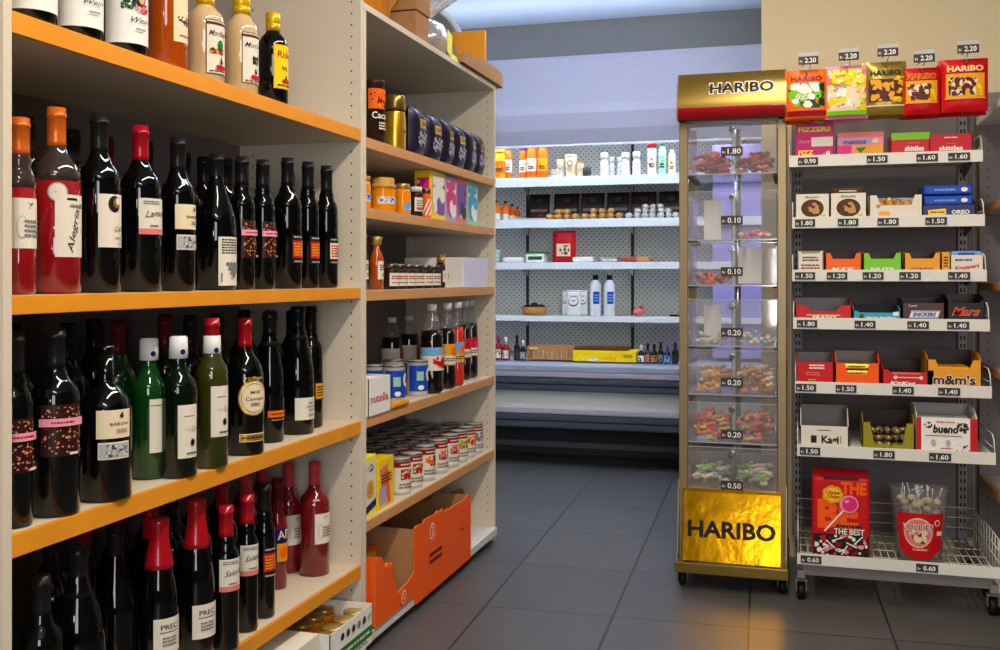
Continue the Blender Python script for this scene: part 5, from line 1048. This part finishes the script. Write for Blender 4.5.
for k, (x0, x1, ya, yb, mt, nm, _) in enumerate(bagspec):
    yF = 3.485; a, b_ = P(x0, Y=yF), P(x1, Y=yF); xc = (a[0] + b_[0]) / 2; w_ = b_[0] - a[0]; zt = P((x0 + x1) / 2, ya, Y=yF)[2]; zbm = P((x0 + x1) / 2, yb, Y=yF)[2]; h_ = zt - zbm
    hk = MB().tube([(xc, UY + .005, 1.71), (xc, UY - .02, zt - .012), (xc, yF - .035, zt - .016), (xc, yF - .045, zt - .004)], .0025, 'chrome', 6).tube([(xc + .018, UY + .005, 1.715), (xc + .012, yF + .02, zt + .02), (xc + .012, yF - .03, zt + .026)], .002, 'chrome', 6).tube([(xc - .016, yF - .034, zt + .005), (xc + .012, yF - .032, zt + .024)], .0018, 'chrome', 6).build('peg_hook', RK)
    ptag(hk, xc + .006, yF - .034, zt + .024, '2.20', .062, .026); MB().box(xc - .026, xc + .038, yF - .036, yF - .034, zt + .037, zt + .050, 'light_grey').build('tag_holder', hk)
    o0 = None
    for q in range(4):
        lb = nm + (', frontmost on its hook' if q == 0 else ', %s back on its hook' % ('', 'second', 'third', 'fourth')[q])
        lb = lb.replace('narrow red candy bag', 'narrow red candy bag').strip()
        lo = (xc + (0, -.006, .005, -.004)[q], yF + .036 * q, zbm + (0, .004, -.003, .003)[q])
        if not o0: o0 = bag('candy_bag', lb, 'candy bag', lo, 0, w_, h_, .034, mt if k != 1 else 'light_pink', D_har(k, w_, h_), wob=.003, seed=k)
        else: dup(o0, lo, (5, -4, 6)[q - 1], lb)

def rbox(row, x0, x1, yt, kind, name, label, w_args):
    Yf = rows[row][0] + .010; a, b_ = P(x0, Y=Yf), P(x1, Y=Yf); z = SHZ[row] + .001; h = P((x0 + x1) / 2, yt, Y=Yf)[2] - z
    return (a[0] + b_[0]) / 2, Yf, z, (b_[0] - a[0]) * .985, h
def R_open(row, x0, x1, yt, label, mo, mi, hb=1.1, ears=.0, dip=0, dd=.20, pr=None):
    x, y, z, w_, h = rbox(row, x0, x1, yt, 0, 0, 0, 0); return open_box('display_box', label, 'display box', (x, y, z), 0, w_, dd, h, h * hb, mo, mi, ears * w_, dip * h, pr(w_, h) if pr else None), (x, y, z, w_, h)
def R_closed(row, x0, x1, yt, label, mo, dd=.16, pr=None, tp=None):
    x, y, z, w_, h = rbox(row, x0, x1, yt, 0, 0, 0, 0); return closed_box('display_box', label, 'display box', (x, y, z), 0, w_, dd, h, mo, pr(w_, h) if pr else None, None, tp(w_, dd) if tp else None), (x, y, z, w_, h)
def bars(x, y, z, w_, n, L, mt, label, grp, deco=None, tall=.022, dd=.03, up=0, rowsn=1, name='chocolate_bar'):
    o0 = None
    for r in range(rowsn):
        for k in range(n):
            q = (x, y + dd * (k + .5), z + .013 + up + tall * r)
            if not o0:
                o0 = thing(name, label, 'chocolate bar', q, 0, grp); m = MB(); m.box(-L / 2, L / 2, -dd * .46, dd * .46, -tall * .45, tall * .45, mt, .006).build('wrapper', o0)
                if deco: MB().deco(deco, plane((0, -dd * .46, 0))).deco(deco, plane((0, 0, tall * .45), (1, 0, 0), (0, 1, 0))).build('printing', o0)
            else: dup(o0, q)
# row 1
def f(w_, h):
    d = Deco(.03).text('FIZZERS', 0, h * .84, h * .13, 'yellow', w_ * .85, fat=.05).rect(w_ * .20, h * .46, w_ * .56, h * .28, 'off_white').text('Sherry', -w_ * .26, h * .48, h * .10, 'light_pink', w_ * .3, shear=.3).text('FIZZ', -w_ * .22, h * .14, h * .13, 'yellow', w_ * .40, fat=.05).blobs(w_ * .3, h * .10, w_ * .2, h * .14, ['lime', 'white'], 6, (.4, .8), 3); return d
o, (x, y, z, w_, h) = R_closed(0, 795, 834, 124, 'magenta sweets box with yellow lettering and a raised printed crest', 'magenta', .12, f)
MB().prism([(-.012, h), (.042, h), (.044, h + .018), (.030, h + .030), (.002, h + .030), (-.014, h + .016)], .002, .005, 'y', 'pink').deco(Deco().ell(.016, h + .014, .018, .012, 'light_pink').ell(.022, h + .010, .008, .010, 'lime'), plane((0, .002, 0))).build('box_crest', o)
R_closed(0, 837, 884, 132, 'flat pink and orange sweets box with purple lettering on the top snack shelf', 'light_pink', .12, lambda w_, h: Deco(.03).rect(0, h * .88, w_, h * .22, 'salmon').rect(-w_ * .1, h * .62, w_ * .8, h * .22, 'lavender').text('mentos', -w_ * .12, h * .60, h * .2, 'purple', w_ * .5, fat=.05).rect(w_ * .18, h * .24, w_ * .62, h * .42, 'amber').rect(-w_ * .34, h * .24, w_ * .3, h * .42, 'pink').poly([(-w_ * .1, h * .32), (0, h * .1), (w_ * .14, h * .36)], 'green').ell(w_ * .32, h * .6, w_ * .07, h * .1, 'cream'))
R_closed(0, 891, 930, 132, 'red sweets box with a bright green top band and white lettering', 'red', .16, lambda w_, h: Deco(.03).rect(0, h * .82, w_, h * .32, 'lime').text('skittles', w_ * .1, h * .26, h * .22, 'white', w_ * .5, fat=.04).scrawl(w_ * .1, h * .5, w_ * .3, h * .06, 'salmon', 1, 2), lambda w_, d_: Deco(.03).rect(0, 0, w_ * .96, d_ * .94, 'green').rect(0, 0, w_ * .7, d_ * .6, 'lime'))
R_open(0, 929, 973, 134, 'red sweets box with white lettering and pale inside, right end of top snack shelf', 'red', 'cream', 1.15, 0, 0, .15, lambda w_, h: Deco(.03).text('skittles', 0, h * .26, h * .22, 'white', w_ * .55, fat=.04).scrawl(0, h * .82, w_ * .3, h * .10, 'white', 1, 2).scrawl(0, h * .5, w_ * .24, h * .06, 'salmon', 1, 4))
# row 2: biscuit boxes
def fb(w_, h): return Deco(.03).ell(0, h * .42, w_ * .33, h * .36, 'dark_brown').ell(0, h * .42, w_ * .30, h * .33, 'brown').blobs(0, h * .42, w_ * .4, h * .45, ['biscuit', 'dark_brown', 'biscuit'], 7, (.3, .6), 3).text('Balisto', 0, h * .88, h * .07, 'ink', w_ * .4).blobs(w_ * .28, h * .10, w_ * .2, h * .14, ['amber', 'lime'], 5, (.4, .8), 2)
for i, (x0, x1, yt) in enumerate(((795, 830, 194), (830, 867, 193))):
    o, (x, y, z, w_, h) = R_open(1, x0, x1, yt, ('left', 'right')[i] + ' white biscuit box with a round dark window, open at the top', 'off_white', 'cream', 1.05, 0, 0, .16, fb)
    bars(x, y + .008, z + h * .62, w_, 4, w_ * .9, 'chocolate', 'flat dark chocolate biscuit packet filling the %s white biscuit box' % ('left', 'right')[i], 'biscuit packets in the %s white box' % ('left', 'right')[i], Deco().scrawl(0, 0, w_ * .5, .008, 'off_white', 1, 3), .026, .034, .0, 1 + i, 'biscuit_packet')
o, (x, y, z, w_, h) = R_open(1, 869, 923, 195, 'white open box with a deep curved front cut holding wrapped chocolates', 'off_white', 'white', 1.05, .14, .45, .18, lambda w_, h: Deco(.03).ell(-w_ * .22, h * .17, w_ * .12, h * .12, 'amber').ell(-w_ * .33, h * .52, w_ * .04, h * .08, 'biscuit'))
o0 = None
for k in range(11):
    q = (x - w_ * .25 + w_ * .5 * (k % 4) / 3, y + .03 + .032 * (k // 4), z + .030 + .006 * (k % 2) + .012 * (k // 4)); lb = 'round brown wrapped chocolate in the white box with the curved cut'
    if not o0: o0 = tag(MB().blob((0, 0, 0), .0145, 'biscuit', 2, (1, 1, 1), 8).add([(-.006, -.0135, -.004), (.006, -.0135, -.004), (.004, -.012, .009), (-.004, -.012, .009)], [(0, 1, 2, 3)], 'gold_foil').build('wrapped_chocolate', None, q), lb, 'chocolate', 'wrapped chocolates in the white box')
    else: dup(o0, q, k * 40, lb)
o, (x, y, z, w_, h) = R_open(1, 922, 976, 205, 'dark blue open box stacked with blue biscuit packs', 'navy', 'blue', 1.9, 0, 0, .19, lambda w_, h: Deco(.03).rect(-w_ * .22, h * .4, w_ * .34, h * .5, 'yellow', rot=5).scrawl(-w_ * .22, h * .4, w_ * .26, h * .2, 'brown', 1, 2).text('OREO', w_ * .22, h * .40, h * .32, 'white', w_ * .34, fat=.04))
bars(x, y + .006, z, w_, 2, w_ * .93, 'blue', 'blue biscuit pack stacked in the dark blue box', 'blue biscuit packs', Deco(.03).scrawl(-.01, 0, w_ * .4, .010, 'sky', 1, 4).ell(w_ * .3, 0, .010, .007, 'white'), .034, .085, .006, 3, 'biscuit_pack')
# row 3
R_open(2, 797, 824, 251, 'white paper box with black and red lettering, left end of the third snack shelf', 'off_white', 'cream', 1.05, .12, .12, .14, lambda w_, h: Deco(.02).scrawl(0, h * .62, w_ * .6, h * .26, 'ink', 2, 3).scrawl(0, h * .24, w_ * .7, h * .28, 'deep_red', 2, 5).rect(-w_ * .45, h * .5, w_ * .05, h * .9, 'light_grey').rect(w_ * .45, h * .5, w_ * .05, h * .9, 'light_grey'))
for x0, x1, mt, nm, bc, tx in ((825, 862, 'orange', 'bright orange', 'orange', 'KIT'), (863, 902, 'lime', 'bright green', 'lime', 'NUTS'), (904, 941, 'amber', 'amber yellow', 'amber', 'DORADA')):
    o, (x, y, z, w_, h) = R_open(2, x0, x1, 253, nm + ' open box with a rounded front cut and dark inside', mt, 'dark_brown', 1.1, .14, .32, .16, lambda w_, h, tx=tx: Deco(.03).text(tx, 0, h * .14, h * .14, 'white' if tx != 'DORADA' else 'deep_red', w_ * .6, fat=.04))
    bars(x, y + .008, z, w_, 3, w_ * .88, bc, 'small %s bar lying inside the %s open box' % (nm.split()[-1], nm), 'bars in the %s box' % nm, Deco(.03).rect(0, 0, w_ * .6, .006, 'cream'), .02, .045, .0, 2)
o, (x, y, z, w_, h) = R_open(2, 950, 984, 255, 'white box with red and blue lettering and a yellow side, third snack shelf', 'off_white', 'sky', 1.25, .0, 0, .17, lambda w_, h: Deco(.03).text('Knoppers', 0, h * .28, h * .24, 'red', w_ * .75, rot=8, shear=.3, fat=.04).scrawl(-w_ * .1, h * .7, w_ * .5, h * .2, 'blue', 1, 2))
bars(x, y + .008, z + .02, w_, 3, w_ * .9, 'sky', 'pale blue wafer bar in the red and blue lettered white box', 'wafer bars', Deco(.03).rect(0, 0, w_ * .5, .010, 'blue'), .022, .045, .0, 2)
R_closed(2, 942, 950, 252, 'narrow yellow box squeezed beside the white red-lettered box', 'amber', .14, lambda w_, h: Deco(.03).scrawl(0, h * .5, w_ * .6, h * .6, 'brown', 4, 3))
# row 4
R_open(3, 795, 852, 305, 'wide red open box with tall ears, mostly empty, on the fourth snack shelf', 'red', 'metal_grey', 1.45, .18, .42, .18, lambda w_, h: Deco(.03).text('ERAGO', w_ * .02, h * .16, h * .20, 'white', w_ * .42, fat=.04).rect(0, h * .3, w_ * .6, h * .06, 'cream'))
R_open(3, 853, 901, 311, 'light blue open box with a palm picture and white lettering', 'teal', 'dark_grey', 1.6, .08, .18, .18, lambda w_, h: Deco(.03).rect(0, h * .18, w_ * .98, h * .34, 'sky').text('BOUNTY', w_ * .1, h * .22, h * .26, 'white', w_ * .62, fat=.04).blobs(-w_ * .36, h * .4, w_ * .16, h * .5, ['green', 'dark_green'], 6, (.4, .9), 3).rect(w_ * .4, h * .7, w_ * .12, h * .4, 'white'))
def fs(w_, h): return Deco(.03).poly([(-w_ * .34, h * .14), (w_ * .34, h * .14), (w_ * .40, h * .56), (-w_ * .28, h * .56)], 'white').poly([(-w_ * .325, h * .17), (w_ * .325, h * .17), (w_ * .38, h * .53), (-w_ * .27, h * .53)], 'blue').poly([(-w_ * .32, h * .20), (w_ * .32, h * .20), (w_ * .37, h * .50), (-w_ * .27, h * .50)], 'white').text('SNICKERS', w_ * .02, h * .35, h * .20, 'blue', w_ * .56, shear=.25, fat=.05).text('2 pack', -w_ * .25, h * .85, h * .10, 'white', w_ * .2)
R_open(3, 902, 945, 303, 'dark brown open box with slanted white and blue lettered badge', 'snickers_brown', 'dark_brown', 1.25, 0, 0, .18, fs)
R_open(3, 947, 985, 300, 'black open box with slanted red script lettering', 'black', 'dark_brown', 1.25, .08, .14, .18, lambda w_, h: Deco(.03).text('Mars', 0, h * .46, h * .38, 'amber', w_ * .76, shear=.4, fat=.035).text('Mars', 0, h * .46, h * .36, 'red', w_ * .74, shear=.4, fat=.015))
# row 5
o, (x, y, z, w_, h) = R_open(4, 796, 834, 362, 'red box with small white text lines at the left end of the fifth snack shelf', 'red', 'metal_grey', 1.3, 0, 0, .18, lambda w_, h: Deco(.03).scrawl(w_ * .05, h * .78, w_ * .4, h * .26, 'white', 2, 2).scrawl(-w_ * .05, h * .45, w_ * .36, h * .2, 'salmon', 2, 5).rect(-w_ * .08, h * .16, w_ * .2, h * .05, 'lime'))
o, (x, y, z, w_, h) = R_open(4, 835, 880, 363, 'orange open box with tall ears filled with golden bars', 'carton_orange', 'metal_grey', 1.4, .20, .55, .18, None)
bars(x, y + .01, z + .022, w_, 3, w_ * .62, 'gold_foil', 'golden bar showing in the front cut of the orange box', 'golden bars in the orange box', Deco(.02).scrawl(0, 0, w_ * .4, .010, 'brown', 1, 3), .022, .045, 0, 2)
o, (x, y, z, w_, h) = R_open(4, 882, 934, 370, 'red open box with white line print and dark inside on the fifth snack shelf', 'red', 'dark_brown', 1.35, .10, .14, .20, lambda w_, h: Deco(.03).rect(-.004, h * .78, w_ * .55, h * .10, 'salmon').rect(0, h * .52, w_ * .5, h * .06, 'cream').ell(-w_ * .24, h * .52, .006, .006, 'cream').ell(w_ * .26, h * .52, .006, .006, 'cream').text('KitKat', -w_ * .1, h * .16, h * .2, 'white', w_ * .5, shear=.2, fat=.04))
def fm(w_, h): return Deco(.03).text("m&m's", .0, h * .27, h * .34, 'white', w_ * .80, fat=.06).text("m&m's", .0, h * .27, h * .32, 'dark_brown', w_ * .78, fat=.03)
o, (x, y, z, w_, h) = R_open(4, 927, 982, 360, 'bright yellow open box with notched ears and large brown lettering', 'amber', 'dark_brown', 1.25, .15, .34, .20, fm)
bars(x, y + .012, z + h * .42, w_, 3, w_ * .62, 'amber', 'yellow candy packet showing in the notched yellow box', 'yellow packets', Deco(.02).scrawl(0, 0, w_ * .4, .014, 'dark_brown', 1, 3), .03, .05, 0, 1, 'candy_packet')
# row 6
R_open(5, 800, 849, 426, 'white open box with black gothic lettering at the left of the sixth snack shelf', 'off_white', 'metal_grey', 1.75, 0, 0, .16, lambda w_, h: Deco(.03).text('Kagi', w_ * .12, h * .36, h * .34, 'ink', w_ * .36, fat=.04).rect(-w_ * .22, h * .36, w_ * .12, h * .36, 'ink').poly([(-w_ * .3, h * .54), (-w_ * .16, h * .54), (-w_ * .16, h * .46)], 'deep_red').scrawl(0, h * .8, w_ * .3, h * .08, 'ink', 1, 3).rect(w_ * .34, h * .36, w_ * .015, h * .36, 'ink'))
o, (x, y, z, w_, h) = R_open(5, 862, 915, 423, 'olive green open box full of crumpled gold and brown wrapped sweets', 'olive', 'dark_brown', 1.3, .15, .80, .16, None)
o0 = None; rd = random.Random(9)
for k in range(24):
    q = (x - w_ * .32 + w_ * .64 * (k % 5) / 4, y + .022 + .03 * ((k // 5) % 2), z + .014 + .022 * (k // 8)); lb = 'crumpled brown and gold sweet in the olive green box'
    if not o0: o0 = tag(MB().blob((0, 0, 0), .014, 'bronze', 7, (1.4, .8, .8), 7).add([(-.03, 0, -.006), (-.018, -.004, 0), (-.03, 0, .008), (.03, 0, -.006), (.018, -.004, 0), (.03, 0, .008)], [(0, 1, 2), (3, 4, 5)], 'dark_brown').build('wrapped_sweet', None, q), lb, 'sweet', 'sweets in the olive box')
    else: dup(o0, q, rd.uniform(0, 360), lb)
def fk(w_, h): return Deco(.03).rect(-w_ * .46, h * .5, w_ * .08, h, 'red').rect(w_ * .44, h * .5, w_ * .12, h, 'red').blobs(-w_ * .32, h * .78, w_ * .16, h * .18, ['dark_brown'], 8, (.3, .7), 3).blobs(w_ * .26, h * .72, w_ * .2, h * .3, ['dark_brown', 'brown'], 9, (.2, .5), 6).text('bueno', -w_ * .02, h * .68, h * .22, 'ink', w_ * .42, shear=.15, fat=.04).scrawl(-.004, h * .88, w_ * .3, h * .06, 'red', 1, 2).rect(-.01, h * .48, w_ * .6, h * .02, 'brown').ell(-w_ * .22, h * .28, w_ * .04, h * .09, 'light_grey').ell(w_ * .02, h * .28, w_ * .04, h * .09, 'light_grey').blobs(w_ * .28, h * .14, w_ * .26, h * .2, ['dark_brown', 'red'], 6, (.2, .5), 8).scrawl(-.0, h * .12, w_ * .2, h * .06, 'red', 1, 3)
o, (x, y, z, w_, h) = R_open(5, 916, 978, 418, 'white box with red side bands and dark rounded lettering, right of the sixth snack shelf', 'white', 'light_grey', 1.25, 0, 0, .18, fk)
bars(x, y + .01, z + .055, w_, 3, w_ * .85, 'white', 'white bar lying in the white and red box', 'bars in the white and red box', Deco(.02).scrawl(0, 0, w_ * .5, .01, 'brown', 1, 3), .024, .045, 0, 2)
# bottom basket bags
def onb(x0, x1, yt, yd=.02): y = Yb + yd; a, b_ = P(x0, Y=y), P(x1, Y=y); return (a[0] + b_[0]) / 2, y, zb - .004, b_[0] - a[0], P((x0 + x1) / 2, yt, Y=y)[2] - zb
x, y, z, w_, h = onb(812, 871, 471, .03)
t = thing('lollipop_bag', 'large red printed lollipop bag standing in the wire basket', 'lollipop bag', (x, y + .035, z))
m = MB(); m.box(-w_ / 2, w_ / 2, 0, .07, .0, h * .92, 'red', .012).prism([(.004, h * .90), (.066, h * .90), (.038, h), (.032, h)], -w_ / 2 + .002, w_ / 2 - .006, 'x', 'deep_red'); m.build('wrapper', t)
d = Deco(.03).rect(0, h * .93 - .006, w_ * .6, .012, 'maroon')
d.text('THE', w_ * .22, h * .80, h * .13, 'carton_orange', w_ * .44, fat=.05).text('BE', -w_ * .05, h * .50, h * .30, 'carton_orange', w_ * .7, fat=.05)
for k in range(7): a = k * 2 * math.pi / 7; d.ell(-w_ * .14 + w_ * .10 * math.cos(a), h * .72 + w_ * .09 * math.sin(a), w_ * .085, w_ * .075, 'amber')
d.ell(-w_ * .14, h * .72, w_ * .14, w_ * .12, 'yellow').text('Chupa', -w_ * .14, h * .745, .011, 'red', w_ * .24, shear=.2, fat=.04).text('Chups', -w_ * .13, h * .70, .011, 'red', w_ * .22, shear=.2, fat=.04)
d.rect(-w_ * .12, h * .42, w_ * .50, .005, 'white', rot=50).ell(w_ * .14, h * .62, w_ * .16, w_ * .16, 'light_pink').ell(w_ * .15, h * .62, w_ * .13, w_ * .13, 'pink').ell(w_ * .10, h * .65, w_ * .04, w_ * .03, 'light_pink')
d.rect(0, h * .14, w_ * .94, h * .26, 'ink').blobs(0, h * .14, w_ * .9, h * .25, ['dark_brown', 'white', 'red', 'deep_red', 'light_pink', 'white', 'salmon'], 9, (.15, .35), 5).scrawl(w_ * .14, h * .37, w_ * .44, h * .05, 'ink', 1, 4).text('THE BEST', w_ * .14, h * .31, .020, 'ink', w_ * .54, fat=.06).text('THE BEST', w_ * .14, h * .31, .019, 'white', w_ * .52, fat=.02)
for k in range(6): d.rect(-w_ * .3 + k * w_ * .12, h * (.10 + .06 * (k % 3)), w_ * .2, .004, 'white', rot=(35, -40, 20, 60, -25, 45)[k])
MB().deco(d, plane((0, 0, 0))).build('printing', t)
x, y, z, w_, h = onb(889, 954, 489, .03)
t = thing('lollipop_tub', 'clear plastic lollipop tub with a round red label in the wire basket', 'lollipop tub', (x, y + w_ * .34, z)); R = w_ / 2
rb = lambda a, zz_: 1
m = MB(); m.lathe([(.0001, 0), (R * .62, 0), (R * .70, .006), (R * .97, h * .97), (R, h), (R * .96, h), (R * .68, .012), (.0001, .010)], 'frosted_plastic', 36, sy=.62); m.build('plastic_tub', t)
def tubmap(u, v, l):
    rr = (R * .70 + R * .27 * (v + h * .42) / h) + .0012 + E_ * l; a = u / (R * .9); return (rr * math.sin(a), -rr * math.cos(a) * .62 - .001, h * .42 + v)
MB().deco(Deco(.008).poly([(-R * .78, .05), (-R * .3, .062), (R * .3, .055), (R * .82, .03), (R * .8, -.0), (R * .6, -.055), (.0, -.075), (-R * .5, -.06), (-R * .72, .0)], 'red') if 0 else Deco(.008).rect(0, 0, R * 1.7, h * .52, 'red').ell(0, -h * .22, R * .7, h * .14, 'red').ell(-.008, .0, R * .50, R * .50, 'cream').ell(-.008, 0, R * .46, R * .46, 'salmon').blobs(-.008, -.012, R * .6, R * .45, ['cream', 'brown', 'cream'], 8, (.3, .6), 3).text('LOLLIES', -.008, .018, .018, 'white', R * 1.02, fat=.08).text('LOLLIES', -.008, .018, .017, 'deep_red', R * 1.0, fat=.02).ell(R * .55, h * .14, .010, .010, 'cream').ell(R * .55, h * .14, .007, .007, 'red').rect(R * .66, .0, .02, .014, 'cream').text('Lutscher', .0, -.052, .008, 'cream', .05, fat=.02), tubmap).build('paper_label', t)
rd = random.Random(12); o0 = None
spots = []
for k in range(900):
    a = rd.uniform(0, 6.28); hz = rd.uniform(.1, 1.22); rr = math.sqrt(rd.uniform(0, 1)) * (.38 + .22 * hz) * R; q = (x + rr * math.cos(a), y + w_ * .34 + rr * math.sin(a) * .52, z + .03 + hz * h * .58)
    if len(spots) < 40 and all((q[0] - b[0]) ** 2 + (q[1] - b[1]) ** 2 + (q[2] - b[2]) ** 2 > .0245 ** 2 for b in spots): spots.append(q)
for q in spots:
    lb = 'white stick lollipop inside the clear plastic tub'
    if not o0:
        o0 = thing('lollipop', lb, 'lollipop', q, 0, 'lollipops in the clear tub'); MB().blob((0, 0, 0), .0145, 'cream', 3, (1, 1, .8), 8).build('candy_head', o0); MB().tube([(0, 0, .01), (.004, 0, .05)], .0017, 'white', 5).build('stick', o0)
    else: c = dup(o0, q, None, lb); c.rotation_euler = (rd.uniform(-.35, .35), rd.uniform(-.35, .35), rd.uniform(0, 6))
